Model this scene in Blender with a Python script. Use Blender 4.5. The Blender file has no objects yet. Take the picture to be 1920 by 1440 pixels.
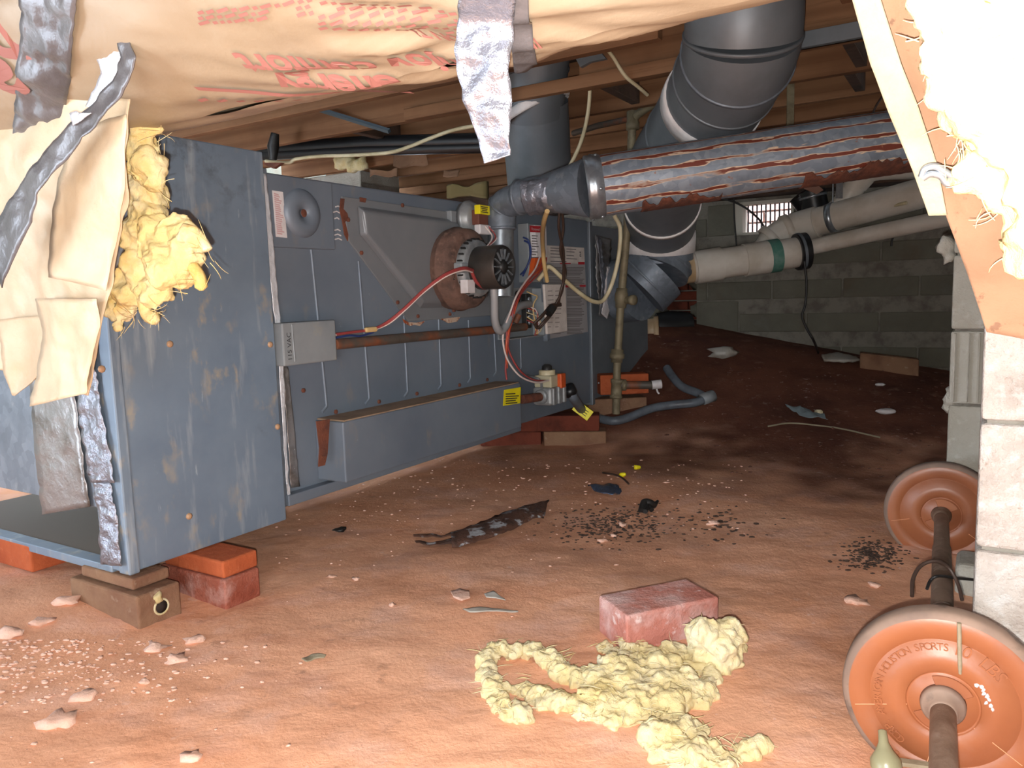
import bpy, math, random
import numpy as np
from mathutils import Vector as V, noise as NZ
random.seed(7)
SC = bpy.context.scene
COL = SC.collection
# ---------------------------------------------------------------- camera, world, lights, exposure
FPX, PITCH, ROLL, CH = 1440.0, math.atan(168 / 1440.0), 0.03, 0.70
CAM = V((0, 0, CH))
_F = V((0, math.cos(PITCH), -math.sin(PITCH)))
_U0 = V((0, math.sin(PITCH), math.cos(PITCH)))
_X = V((1, 0, 0))
CR = _X * math.cos(ROLL) - _U0 * math.sin(ROLL)
CU = _X * math.sin(ROLL) + _U0 * math.cos(ROLL)
cd = bpy.data.cameras.new('camera'); cam = bpy.data.objects.new('camera', cd); COL.objects.link(cam)
cd.sensor_width = 36; cd.lens = FPX / 1920 * 36; cd.clip_start = 0.02; cd.clip_end = 60
from mathutils import Matrix
cam.matrix_world = Matrix(((CR.x, CU.x, -_F.x, CAM.x), (CR.y, CU.y, -_F.y, CAM.y), (CR.z, CU.z, -_F.z, CAM.z), (0, 0, 0, 1)))
SC.camera = cam
SC.view_settings.view_transform = 'Standard'; SC.view_settings.look = 'None'
SC.view_settings.gamma = 1; SC.view_settings.use_curve_mapping = False
SC.view_settings.exposure = 0.0
w = bpy.data.worlds.new('sky'); SC.world = w; w.use_nodes = True
w.node_tree.nodes['Background'].inputs[0].default_value = (0.75, 0.87, 1.0, 1)
w.node_tree.nodes['Background'].inputs[1].default_value = 12.0
# the phone's flash, a couple of centimetres below the lens
fl = bpy.data.lights.new('flash', 'POINT'); fl.energy = 112; fl.shadow_soft_size = 0.006; fl.color = (1.0, 0.97, 0.93)
fo = bpy.data.objects.new('flash', fl); COL.objects.link(fo); fo.location = CAM - CU * 0.028 - CR * 0.012
# added fill light behind the photographer, evens out the flash falloff
hl = bpy.data.lights.new('rear_fill', 'AREA'); hl.shape = 'RECTANGLE'; hl.size = 1.0; hl.size_y = 0.8; hl.energy = 22; hl.color = (1.0, 0.98, 0.95)
ho = bpy.data.objects.new('rear_fill', hl); COL.objects.link(ho); ho.location = (-0.35, -1.75, 0.75)
ho.rotation_euler = (math.radians(90), 0, 0)

# ---------------------------------------------------------------- frames and measuring helpers
ANG = math.radians(31.5)
UX = V((math.sin(ANG), math.cos(ANG), 0)); NX = V((math.cos(ANG), -math.sin(ANG), 0)); ZX = V((0, 0, 1))
def ray(px, py):
    return _F + CR * ((px - 960) / FPX) - CU * ((py - 720) / FPX)
def atY(px, py, Y):
    d = ray(px, py); return CAM + d * (Y / d.y)
def plane(px, py, p0, nrm):
    d = ray(px, py); return CAM + d * ((V(p0) - CAM).dot(nrm) / d.dot(nrm))
def atw(px, py, wd):                     # on the plane  u.p = wd
    d = ray(px, py); return CAM + d * (wd / d.dot(UX))
def atz(px, py, z=0.0):
    d = ray(px, py); return CAM + d * ((z - CH) / d.z)
def HP(wd, t, z):                        # house coordinates: along u, along n, height
    return UX * wd + NX * t + ZX * z
def sm(x):
    x = max(0.0, min(1.0, x)); return x * x * (3 - 2 * x)
def ground(x, y):
    wd = x * UX.x + y * UX.y; t = x * NX.x + y * NX.y
    h = sm((wd - 2.95) / 1.85) * max(0.05, min(0.5, 0.213 + (-0.16 - t) * 0.185))
    k = 1.0
    h += 0.012 * NZ.noise(V((x * 1.6, y * 1.6, 3.1))) + 0.006 * NZ.noise(V((x * 5.5, y * 5.5, 1.7)))
    h += 0.003 * NZ.noise(V((x * 17, y * 17, 5.0)))
    h += 0.05 * math.exp(-(((x + 1.25) / 0.35) ** 2 + ((y - 1.75) / 0.5) ** 2))
    return h
def gp(px, py):                          # ground point seen at a pixel
    d = ray(px, py); d = d / d.y; y = .5
    while y < 7:
        p = CAM + d * y
        if p.z <= ground(p.x, p.y): break
        y += .02
    lo, hi = y - .02, y
    for _ in range(8):
        m = (lo + hi) / 2; p = CAM + d * m
        if p.z <= ground(p.x, p.y): hi = m
        else: lo = m
    p = CAM + d * hi
    return V((p.x, p.y, ground(p.x, p.y)))

# ---------------------------------------------------------------- materials
def lin(c):
    return tuple(((v / 255) / 12.92 if v / 255 <= 0.04045 else ((v / 255 + 0.055) / 1.055) ** 2.4) for v in c)
MATS = {}
def mat(name, col, rough=0.7, metal=0.0, layers=(), bump=None, spec=0.5, emit=None, sss=0.0, seed=True):
    m = bpy.data.materials.new(name); m.use_nodes = True; MATS[name] = m
    nt = m.node_tree; N = nt.nodes; L = nt.links
    bs = N['Principled BSDF']
    tc = N.new('ShaderNodeTexCoord'); oi = N.new('ShaderNodeObjectInfo')
    ad = N.new('ShaderNodeVectorMath'); ad.operation = 'MULTIPLY_ADD'
    cb = N.new('ShaderNodeCombineXYZ')
    for k in range(3): L.new(oi.outputs['Random'], cb.inputs[k])
    L.new(cb.outputs[0], ad.inputs[0]); ad.inputs[1].default_value = (9, 7, 5) if seed else (0, 0, 0)
    L.new(tc.outputs['Object'], ad.inputs[2])
    src = {'obj': ad.outputs[0], 'uv': tc.outputs['UV']}
    def texture(ly):
        mp = N.new('ShaderNodeMapping'); L.new(src[ly.get('co', 'obj')], mp.inputs[0])
        s = ly['s']; mp.inputs['Scale'].default_value = (s, s, s) if not isinstance(s, tuple) else s
        mp.inputs['Location'].default_value = ly.get('o', (0, 0, 0))
        k = ly.get('k', 'noise')
        if k == 'attr':
            t = N.new('ShaderNodeAttribute'); t.attribute_name = 'mound'; return t.outputs['Fac']
        if k == 'noise':
            t = N.new('ShaderNodeTexNoise'); t.inputs['Scale'].default_value = 1; t.inputs['Detail'].default_value = ly.get('d', 5)
            t.inputs['Roughness'].default_value = ly.get('r', 0.6); t.inputs['Distortion'].default_value = ly.get('w', 0)
            o = t.outputs[0]
        elif k == 'voro':
            t = N.new('ShaderNodeTexVoronoi'); t.inputs['Scale'].default_value = 1
            sp = N.new('ShaderNodeSeparateColor'); L.new(t.outputs['Color'], sp.inputs[0]); o = sp.outputs[0]
        elif k == 'spot':
            t = N.new('ShaderNodeTexVoronoi'); t.inputs['Scale'].default_value = 1; o = t.outputs['Distance']
        elif k == 'wave':
            t = N.new('ShaderNodeTexWave'); t.inputs['Scale'].default_value = 1; t.inputs['Distortion'].default_value = ly.get('w', 4)
            t.inputs['Detail'].default_value = 3; t.inputs['Detail Scale'].default_value = ly.get('ds', 1.2); t.bands_direction = ly.get('ax', 'X'); o = t.outputs[0]
        L.new(mp.outputs[0], t.inputs['Vector'])
        return o
    def ramp(o, lo, hi):
        r = N.new('ShaderNodeMapRange'); r.inputs['From Min'].default_value = lo; r.inputs['From Max'].default_value = hi
        L.new(o, r.inputs['Value']); return r.outputs[0]
    cur = None
    base = (*lin(col), 1)
    rr = None
    for ly in layers:
        f = ramp(texture(ly), ly.get('lo', 0.45), ly.get('hi', 0.65))
        if 'm' in ly:                                     # second mask
            f2 = ramp(texture(ly['m']), ly['m'].get('lo', 0.45), ly['m'].get('hi', 0.6))
            mu = N.new('ShaderNodeMath'); mu.operation = 'MULTIPLY'; L.new(f, mu.inputs[0]); L.new(f2, mu.inputs[1]); f = mu.outputs[0]
        mu = N.new('ShaderNodeMath'); mu.operation = 'MULTIPLY'; L.new(f, mu.inputs[0]); mu.inputs[1].default_value = ly.get('f', 1.0); f = mu.outputs[0]
        mx = N.new('ShaderNodeMix'); mx.data_type = 'RGBA'
        L.new(f, mx.inputs['Factor'])
        if cur is None: mx.inputs[6].default_value = base
        else: L.new(cur, mx.inputs[6])
        mx.inputs[7].default_value = (*lin(ly['c']), 1)
        cur = mx.outputs[2]
        if 'mr' in ly:
            r2 = N.new('ShaderNodeMix'); L.new(f, r2.inputs['Factor'])
            if rr is None: r2.inputs[2].default_value = metal
            else: L.new(rr, r2.inputs[2])
            r2.inputs[3].default_value = ly['mr']; rr = r2.outputs[0]
    if cur is None: bs.inputs['Base Color'].default_value = base
    else: L.new(cur, bs.inputs['Base Color'])
    bs.inputs['Roughness'].default_value = rough
    bs.inputs['Metallic'].default_value = metal
    if rr is not None: L.new(rr, bs.inputs['Metallic'])
    bs.inputs['Specular IOR Level'].default_value = spec
    if sss: bs.inputs['Subsurface Weight'].default_value = sss; bs.inputs['Subsurface Radius'].default_value = (0.02, 0.015, 0.008)
    if emit: bs.inputs['Emission Color'].default_value = (*lin(emit[0]), 1); bs.inputs['Emission Strength'].default_value = emit[1]
    if bump:
        last = None
        for (s, st, *rest) in bump:
            o = texture({'s': s, 'd': 6, 'k': rest[0] if rest else 'noise', 'co': rest[1] if len(rest) > 1 else 'obj'})
            b = N.new('ShaderNodeBump'); b.inputs['Strength'].default_value = st; b.inputs['Distance'].default_value = 0.01
            L.new(o, b.inputs['Height'])
            if last is not None: L.new(last, b.inputs['Normal'])
            last = b.outputs[0]
        L.new(last, bs.inputs['Normal'])
    return m

clay = mat('red_clay', (230, 176, 144), 0.95, 0, seed=False, spec=0.15, layers=[
    dict(c=(222, 158, 122), s=2.2, lo=0.35, hi=0.7, d=4), dict(c=(226, 182, 164), s=5.0, lo=0.5, hi=0.75, d=6, f=.8),
    dict(c=(198, 134, 104), s=(3, 9, 3), lo=0.55, hi=0.8, f=.6),
    dict(c=(160, 112, 86), s=.9, lo=0.47, hi=0.62, o=(1.2, .4, 0), f=.55, d=8),
    dict(c=(112, 70, 54), k='attr', s=1, lo=.0, hi=1.0),  # browns deepen with distance towards the back wall, ragged edge
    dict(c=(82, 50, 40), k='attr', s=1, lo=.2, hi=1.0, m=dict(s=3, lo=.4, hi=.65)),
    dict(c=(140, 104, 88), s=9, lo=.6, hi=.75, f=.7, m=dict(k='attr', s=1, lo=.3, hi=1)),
    dict(c=(232, 200, 186), s=60, lo=0.66, hi=0.72, m=dict(s=3.5, lo=0.45, hi=0.6), f=.6),
    dict(c=(230, 202, 190), s=25, lo=0.62, hi=0.7, m=dict(s=2.0, lo=0.5, hi=0.62), f=.4),
    dict(c=(76, 50, 40), s=14, lo=0.6, hi=0.72, m=dict(s=1.6, lo=0.54, hi=0.66, o=(4, 2, 0)), f=.7),
    dict(c=(90, 58, 46), s=110, lo=0.68, hi=0.74, f=.6)],
    bump=[(9, .3), (45, .3), (160, .2)])
dirt2 = mat('dark_far_dirt', (104, 66, 52), 0.95, layers=[dict(c=(78, 48, 38), s=30)])
block_m = mat('painted_block', (172, 168, 158), 0.9, 0, spec=0.25, layers=[
    dict(c=(150, 146, 134), s=3, lo=.4, hi=.7), dict(c=(150, 120, 96), s=4, lo=.62, hi=.8, f=.5), dict(c=(196, 194, 190), s=30, lo=.55, hi=.75, f=.5)],
    bump=[(60, .4), (200, .35)])
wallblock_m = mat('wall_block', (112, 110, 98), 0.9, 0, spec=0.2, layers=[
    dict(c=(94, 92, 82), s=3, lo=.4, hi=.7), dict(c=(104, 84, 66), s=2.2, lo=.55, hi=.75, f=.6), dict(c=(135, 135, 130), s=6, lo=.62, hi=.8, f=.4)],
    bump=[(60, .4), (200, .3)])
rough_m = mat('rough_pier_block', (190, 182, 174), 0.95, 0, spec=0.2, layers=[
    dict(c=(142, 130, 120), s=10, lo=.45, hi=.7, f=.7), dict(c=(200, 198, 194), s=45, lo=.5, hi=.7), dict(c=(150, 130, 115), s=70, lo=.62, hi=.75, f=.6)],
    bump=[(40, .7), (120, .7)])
mortar_m = mat('mortar', (128, 124, 114), 0.95, layers=[dict(c=(100, 94, 86), s=12)], bump=[(80, .5)])
wood_m = mat('joist_wood', (138, 101, 73), 0.85, 0, spec=0.15, layers=[
    dict(c=(98, 64, 42), s=(.5, .5, 4), k='wave', ax='Z', w=4, lo=.3, hi=1.0, f=.45), dict(c=(88, 58, 40), s=1.6, lo=.45, hi=.75, f=.7),
    dict(c=(140, 106, 78), s=6, lo=.6, hi=.8, f=.4), dict(c=(80, 50, 34), s=(2, 2, 70), lo=.58, hi=.7, f=.4)], bump=[((3, 3, 60), .15)])
darkwood_m = mat('old_dark_wood', (82, 60, 46), 0.9, layers=[dict(c=(50, 36, 28), s=5), dict(c=(120, 100, 80), s=9, lo=.62, hi=.75, f=.5)], bump=[(30, .4)])
galv = mat('galvanized', (112, 120, 130), 0.5, 0.35, layers=[
    dict(c=(138, 147, 158), s=45, k='voro', lo=.2, hi=1.0, f=.55), dict(c=(84, 92, 102), s=5, lo=.45, hi=.7, f=.7),
    dict(c=(170, 172, 172), s=16, lo=.62, hi=.74, f=.5, mr=.1)], bump=[(30, .06)])
galvdark = mat('galvanized_duct', (114, 120, 126), 0.5, 0.35, layers=[
    dict(c=(132, 139, 146), s=6, lo=.4, hi=.7, f=.8), dict(c=(130, 134, 138), s=22, lo=.66, hi=.76, f=.5), dict(c=(92, 97, 103), s=3, lo=.5, hi=.7, f=.6)], bump=[(24, .05)])
galvnew = mat('bright_galvanized', (150, 156, 162), 0.32, 0.7, layers=[
    dict(c=(178, 184, 190), s=50, k='voro', lo=.2, hi=1, f=.6), dict(c=(110, 112, 114), s=12, lo=.55, hi=.75, f=.5)])
paint = mat('furnace_paint', (118, 127, 138), 0.5, 0.2, layers=[
    dict(c=(104, 114, 127), s=3, lo=.4, hi=.7), dict(c=(138, 130, 122), s=(14, 14, 7), lo=.62, hi=.76, f=.6, mr=0), dict(c=(140, 150, 160), s=40, lo=.72, hi=.76, f=.5)], bump=[(10, .03)])
coverpaint = mat('cover_grey_paint', (128, 130, 133), 0.45, 0.2, layers=[dict(c=(114, 117, 122), s=3, lo=.4, hi=.7), dict(c=(150, 152, 154), s=40, lo=.7, hi=.76, f=.5)])
conduit_m = mat('conduit_steel', (188, 190, 192), 0.35, 0.4)
plen = mat('plenum_sheet', (124, 140, 156), 0.48, 0.25, layers=[
    dict(c=(108, 124, 142), s=4, lo=.4, hi=.7), dict(c=(176, 184, 190), s=(22, 22, 3), lo=.56, hi=.7, f=.6),
    dict(c=(176, 158, 126), s=(15, 15, 9), lo=.56, hi=.66, f=.75, mr=0, m=dict(s=(5, 5, 3), lo=.45, hi=.6)),
    dict(c=(66, 62, 56), s=24, lo=.48, hi=.66, f=.6, m=dict(s=3.0, lo=.55, hi=.68, o=(2.3, 1, 0))),
    dict(c=(190, 200, 208), s=(60, 60, 9), lo=.68, hi=.74, f=.5)], bump=[(6, .05)])
foil = mat('foil_tape', (150, 152, 162), 0.3, 0.72, bump=[(22, .9), (70, .35)])
foilbr = mat('glare_foil_tape', (226, 228, 234), 0.3, 0.35, bump=[(22, .7), (70, .3)])  # same foil, its bright reflection put into a paler, less metallic base
foilgrey = mat('dull_foil_tape', (150, 148, 148), 0.33, 0.6, layers=[dict(c=(88, 78, 68), s=9, lo=.5, hi=.7), dict(c=(225, 225, 225), s=70, lo=.68, hi=.72)], bump=[(18, .5)])
tapeblk = mat('grey_duct_tape', (112, 110, 112), 0.34, 0.35, layers=[dict(c=(92, 90, 92), s=6)], bump=[(12, .5), (5, .4)])
kraft = mat('kraft_paper', (152, 135, 113), 0.45, 0, spec=.5, layers=[
    dict(c=(142, 123, 99), s=4, lo=.4, hi=.75), dict(c=(160, 146, 126), s=9, lo=.55, hi=.75, f=.6)], bump=[(9, .12), (26, .12)])
kraftfl = mat('kraft_flap_paper', (204, 182, 152), 0.5, 0, spec=.5, layers=[
    dict(c=(186, 158, 122), s=5, lo=.45, hi=.75), dict(c=(214, 202, 182), s=9, lo=.55, hi=.75, f=.6)], bump=[(14, .25), (30, .2)])  # same kraft as the wrap, its overexposed look put into a paler base
kraftbr = mat('kraft_backing', (128, 96, 72), 0.9, 0, layers=[
    dict(c=(112, 82, 60), s=7, lo=.4, hi=.7), dict(c=(86, 58, 42), s=90, lo=.63, hi=.7, f=.7)], bump=[(40, .3), (8, .4)])
flange_m = mat('kraft_flange', (142, 131, 108), 0.75, 0, layers=[dict(c=(124, 110, 86), s=12, lo=.45, hi=.75)], bump=[(10, .6), (45, .3)])
ink = mat('pink_ink', (147, 95, 86), 0.7, 0)
yellowins = mat('yellow_fiberglass', (204, 187, 140), 0.95, 0, spec=.1, sss=.5, layers=[
    dict(c=(212, 202, 170), s=14, lo=.42, hi=.66), dict(c=(198, 172, 104), s=8, lo=.55, hi=.75, f=.7)], bump=[(60, .4), ((160, 160, 25), .3)])
goldins = mat('golden_fiberglass', (214, 192, 134), 0.9, 0, spec=.2, sss=.5, layers=[
    dict(c=(222, 208, 170), s=11, lo=.45, hi=.66), dict(c=(206, 164, 74), s=7, lo=.52, hi=.72)], bump=[(50, .4), (130, .25)])
brick_m = mat('red_brick', (164, 100, 82), 0.92, 0, spec=.2, layers=[
    dict(c=(140, 72, 54), s=8, lo=.4, hi=.7), dict(c=(196, 158, 148), s=14, lo=.5, hi=.7, f=.75), dict(c=(110, 60, 48), s=60, lo=.6, hi=.72, f=.5)], bump=[(50, .5), (160, .4)])
brickor = mat('orange_brick', (178, 92, 56), 0.9, 0, spec=.2, layers=[dict(c=(150, 70, 40), s=9, lo=.4, hi=.75), dict(c=(196, 120, 88), s=40, lo=.6, hi=.75, f=.6)], bump=[(60, .4)])
brickbr = mat('brown_brick', (140, 108, 84), 0.92, 0, spec=.2, layers=[dict(c=(118, 84, 66), s=8, lo=.4, hi=.7), dict(c=(186, 170, 150), s=18, lo=.62, hi=.75, f=.6)], bump=[(50, .5)])
brickdk = mat('dark_red_brick', (110, 56, 42), 0.92, 0, spec=.2, layers=[dict(c=(84, 44, 34), s=9)], bump=[(50, .5)])
flue_m = mat('rusted_flue', (128, 138, 150), 0.55, 0.3, seed=False, layers=[
    dict(c=(164, 172, 180), s=(42, 42, 1), co='uv', k='voro', lo=.3, hi=1, f=.6), dict(c=(98, 108, 120), s=(14, 14, 1), co='uv', lo=.5, hi=.7, f=.6),
    dict(c=(212, 186, 160), s=(1.1, 6.4, 1), co='uv', k='wave', ax='Y', w=2.6, ds=7, lo=.80, hi=.83, mr=0, m=dict(s=(1.6, 5, 1), co='uv', lo=.38, hi=.42, d=6)),
    dict(c=(112, 50, 34), s=(1.1, 6.4, 1), co='uv', k='wave', ax='Y', w=2.6, ds=7, lo=.90, hi=.93, mr=0, m=dict(s=(1.6, 5, 1), co='uv', lo=.39, hi=.43, d=6)),
    dict(c=(150, 96, 70), s=(30, 30, 1), co='uv', lo=.66, hi=.7, f=.8, mr=0)], bump=[((20, 20, 1), .08, 'noise', 'uv')])
rust_m = mat('rust', (110, 62, 44), 0.9, 0, layers=[dict(c=(78, 46, 36), s=20), dict(c=(150, 90, 58), s=30, lo=.6, hi=.75, f=.7)], bump=[(60, .5)])
rusthouse = mat('rusted_housing', (112, 84, 72), 0.85, .1, layers=[dict(c=(64, 48, 42), s=12), dict(c=(140, 108, 92), s=34, lo=.58, hi=.72, f=.7)], bump=[(50, .4)])
rustwhite = mat('crusted_rust', (196, 168, 146), 0.95, 0, layers=[dict(c=(150, 74, 40), s=40, lo=.48, hi=.6)], bump=[(80, .6)])
black_m = mat('black_plastic', (26, 25, 25), 0.5, layers=[dict(c=(40, 38, 36), s=20)])
motor_m = mat('motor_shell', (52, 48, 45), 0.42, 0.2, layers=[dict(c=(70, 62, 56), s=10)])
greypl = mat('grey_metal_cast', (150, 152, 152), 0.45, 0.3, layers=[dict(c=(120, 122, 124), s=20)])
boxgrey = mat('grey_box', (142, 146, 148), 0.55, 0.15, layers=[dict(c=(168, 158, 136), s=14, lo=.6, hi=.75, f=.6), dict(c=(124, 130, 134), s=4)])
ironpipe = mat('iron_gas_pipe', (92, 84, 76), 0.55, 0.3, layers=[dict(c=(126, 74, 48), s=6, lo=.5, hi=.6, mr=0), dict(c=(60, 56, 52), s=30, lo=.5, hi=.7, f=.5)])
oldpipe = mat('weathered_steel_pipe', (136, 124, 98), 0.6, 0.25, layers=[dict(c=(104, 92, 70), s=14), dict(c=(170, 158, 130), s=30, lo=.6, hi=.75, f=.6)])
pvc = mat('white_pvc', (206, 198, 186), 0.4, layers=[dict(c=(178, 166, 148), s=5, lo=.45, hi=.75), dict(c=(110, 98, 86), s=40, lo=.7, hi=.76, f=.7)])
pvcbr = mat('stained_pvc', (176, 146, 108), 0.5, layers=[dict(c=(196, 172, 140), s=6)])
rubber = mat('black_rubber', (24, 24, 26), 0.4)
green_m = mat('green_cement', (70, 118, 104), 0.6, layers=[dict(c=(100, 132, 120), s=20)])
hose_m = mat('grey_gas_hose', (96, 102, 110), 0.45, layers=[dict(c=(80, 84, 90), s=20)])
yel = mat('yellow_label', (238, 222, 20), 0.5, layers=[dict(c=(224, 206, 30), s=10)])
white_m = mat('white_label', (214, 208, 208), 0.6, layers=[dict(c=(196, 188, 186), s=10)])
dirtylabel = mat('dusty_label', (212, 202, 194), 0.7, layers=[dict(c=(190, 178, 170), s=12)])
greyprint = mat('grey_print', (118, 112, 112), 0.8)
dkprint = mat('dark_print', (44, 42, 46), 0.8)
red_m = mat('red_print', (176, 30, 40), 0.6)
orange_m = mat('orange_plastic', (206, 88, 36), 0.5, layers=[dict(c=(180, 70, 30), s=20)])
cream = mat('cream_cable', (206, 194, 160), 0.5, layers=[dict(c=(180, 166, 130), s=8)])
brownwire = mat('brown_wire', (62, 46, 38), 0.5)
redw = mat('red_wire', (150, 62, 60), 0.45)
pinkw = mat('pale_wire', (214, 196, 190), 0.45)
bluew = mat('blue_wire', (38, 56, 110), 0.45)
tan = mat('tan_wire', (204, 172, 118), 0.5)
greypaint = mat('white_mastic_band', (238, 234, 232), 0.7, layers=[dict(c=(220, 214, 212), s=12)], bump=[(30, .3)])
platem = mat('orange_vinyl_weight', (150, 90, 56), 0.4, 0, layers=[dict(c=(134, 80, 54), s=5, lo=.4, hi=.7), dict(c=(152, 102, 80), s=12, lo=.55, hi=.75, f=.5)], bump=[(90, .05)])
platerim = mat('dusty_plate_rim', (118, 98, 86), 0.75, layers=[dict(c=(142, 118, 102), s=9), dict(c=(70, 60, 54), s=20, lo=.6, hi=.75)])
barm = mat('dusty_steel_bar', (128, 106, 90), 0.6, 0.3, layers=[dict(c=(100, 78, 62), s=14), dict(c=(164, 146, 132), s=30, lo=.58, hi=.74, f=.7)], bump=[(80, .2)])
stone_m = mat('pale_stone', (226, 186, 166), 0.95, layers=[dict(c=(206, 158, 134), s=20), dict(c=(216, 184, 168), s=40, lo=.55, hi=.7, f=.6)], bump=[(60, .5)])
litter_m = mat('bark_litter', (58, 42, 34), 0.95, layers=[dict(c=(84, 64, 50), s=40)])
bluefoil = mat('blue_foil', (130, 150, 184), 0.25, 0.9, bump=[(50, .8)])
plasticfilm = mat('grey_film', (176, 172, 164), 0.4, layers=[dict(c=(150, 140, 126), s=10)])
rustedsheet = mat('rusted_strip', (88, 58, 44), 0.8, .1, layers=[dict(c=(176, 178, 182), s=(24, 24, 24), lo=.54, hi=.6, f=.85), dict(c=(44, 32, 28), s=20, lo=.5, hi=.7)], bump=[(60, .6)])
dust_m = mat('dust_layer', (150, 124, 100), 0.95, layers=[dict(c=(128, 104, 84), s=12)])
outbrick = mat('outdoor_brick', (226, 190, 176), 0.9, layers=[dict(c=(204, 160, 144), s=8)])
# ---------------------------------------------------------------- mesh builder and object helpers
WL = {}                                          # world location of each object made
def basis(d):
    d = V(d).normalized(); a = V((0, 0, 1)) if abs(d.z) < .9 else V((1, 0, 0))
    x = d.cross(a).normalized(); return x, d.cross(x).normalized(), d
class B:
    def __init__(s): s.v = []; s.f = []; s.uv = []; s.sm = []
    def add(s, vs, fs, uvs=None, smooth=False):
        o = len(s.v); s.v += [V(p) for p in vs]
        for k, f in enumerate(fs):
            s.f.append([i + o for i in f]); s.sm.append(smooth); s.uv.append(uvs[k] if uvs else None)
        return s
    def box(s, c, sx, sy, sz, ax=None):          # centre, full sizes, axes
        X, Y, Z = ax or (V((1, 0, 0)), V((0, 1, 0)), V((0, 0, 1))); c = V(c)
        vs = [c + X * (sx / 2 * i) + Y * (sy / 2 * j) + Z * (sz / 2 * k) for i in (-1, 1) for j in (-1, 1) for k in (-1, 1)]
        return s.add(vs, [(0, 1, 3, 2), (4, 6, 7, 5), (0, 4, 5, 1), (2, 3, 7, 6), (0, 2, 6, 4), (1, 5, 7, 3)])
    def corners(s, p000, dx, dy, dz):
        p = V(p000); dx, dy, dz = V(dx), V(dy), V(dz)
        vs = [p + dx * i + dy * j + dz * k for i in (0, 1) for j in (0, 1) for k in (0, 1)]
        return s.add(vs, [(0, 1, 3, 2), (4, 6, 7, 5), (0, 4, 5, 1), (2, 3, 7, 6), (0, 2, 6, 4), (1, 5, 7, 3)])
    def tube(s, pts, r, seg=12, cap=True, smooth=True):
        pts = [V(p) for p in pts]; n = len(pts); rs = r if isinstance(r, (list, tuple)) else [r] * n
        vs = []; L = 0; Ls = []; x = None
        for i in range(n):
            t = (pts[min(i + 1, n - 1)] - pts[max(i - 1, 0)]).normalized()
            if x is None: x, y, _ = basis(t)
            else:
                x = (x - t * x.dot(t)).normalized(); y = t.cross(x)
            if i: L += (pts[i] - pts[i - 1]).length
            Ls.append(L)
            k = 1.0
            for j in range(seg):
                a = 2 * math.pi * j / seg; vs.append(pts[i] + (x * math.cos(a) + y * math.sin(a)) * rs[i])
        fs = []; uv = []
        R = max(rs)
        for i in range(n - 1):
            for j in range(seg):
                k = (j + 1) % seg
                fs.append((i * seg + j, i * seg + k, (i + 1) * seg + k, (i + 1) * seg + j))
                a0, a1 = 2 * math.pi * j / seg * R, 2 * math.pi * (j + 1) / seg * R
                uv.append([(Ls[i], a0), (Ls[i], a1), (Ls[i + 1], a1), (Ls[i + 1], a0)])
        s.add(vs, fs, uv, smooth)
        if cap:
            s.add(vs[:seg], [tuple(range(seg))[::-1]]); s.add(vs[-seg:], [tuple(range(seg))])
        return s
    def lathe(s, p0, axis, prof, seg=24, smooth=True, caps=False):   # prof: (distance along axis, radius)
        x, y, d = basis(axis); p0 = V(p0); vs = []
        for (t, r) in prof:
            for j in range(seg):
                a = 2 * math.pi * j / seg; vs.append(p0 + d * t + (x * math.cos(a) + y * math.sin(a)) * max(r, 1e-5))
        fs = []
        for i in range(len(prof) - 1):
            for j in range(seg):
                k = (j + 1) % seg; fs.append((i * seg + j, i * seg + k, (i + 1) * seg + k, (i + 1) * seg + j))
        s.add(vs, fs, None, smooth)
        return s
    def cyl(s, p0, p1, r, seg=20, smooth=True): return s.tube([p0, p1], r, seg, True, smooth)
    def prism(s, poly, off, poly2=None):         # extrude polygon by off (poly2: other end)
        a = [V(p) for p in poly]; b = [V(p) for p in poly2] if poly2 else [p + V(off) for p in a]; n = len(a)
        fs = [tuple(range(n))[::-1], tuple(range(n, 2 * n))] + [(i, (i + 1) % n, (i + 1) % n + n, i + n) for i in range(n)]
        return s.add(a + b, fs)
    def grid(s, fn, nu, nv, smooth=True):
        vs = [fn(i / (nu - 1), j / (nv - 1)) for i in range(nu) for j in range(nv)]
        fs = [(i * nv + j, (i + 1) * nv + j, (i + 1) * nv + j + 1, i * nv + j + 1) for i in range(nu - 1) for j in range(nv - 1)]
        uv = [[(a // nv / (nu - 1), a % nv / (nv - 1)) for a in f] for f in fs]
        return s.add(vs, fs, uv, smooth)
    def build(s, name, m, parent=None, bevel=0, solid=0, sub=0, fixn=True, seg=2):
        lo = V((min(p.x for p in s.v), min(p.y for p in s.v), min(p.z for p in s.v)))
        hi = V((max(p.x for p in s.v), max(p.y for p in s.v), max(p.z for p in s.v)))
        c = V(((lo.x + hi.x) / 2, (lo.y + hi.y) / 2, lo.z))
        me = bpy.data.meshes.new(name); me.from_pydata([tuple(p - c) for p in s.v], [], s.f)
        me.polygons.foreach_set('use_smooth', s.sm)
        if any(u for u in s.uv):
            ul = me.uv_layers.new(name='UVMap'); k = 0
            for pi, p in enumerate(me.polygons):
                u = s.uv[pi]
                for q in range(p.loop_total):
                    if u: ul.data[p.loop_start + q].uv = u[q]
        me.validate(); 
        if fixn:
            import bmesh
            bm = bmesh.new(); bm.from_mesh(me); bmesh.ops.recalc_face_normals(bm, faces=bm.faces); bm.to_mesh(me); bm.free()
        me.materials.append(MATS[m] if isinstance(m, str) else m)
        o = bpy.data.objects.new(name, me); COL.objects.link(o); place(o, c, parent)
        if solid:
            k = o.modifiers.new('thickness', 'SOLIDIFY'); k.thickness = solid; k.offset = 0
        if bevel:
            k = o.modifiers.new('edges', 'BEVEL'); k.width = bevel; k.segments = seg; k.limit_method = 'ANGLE'; k.angle_limit = math.radians(40)
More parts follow.
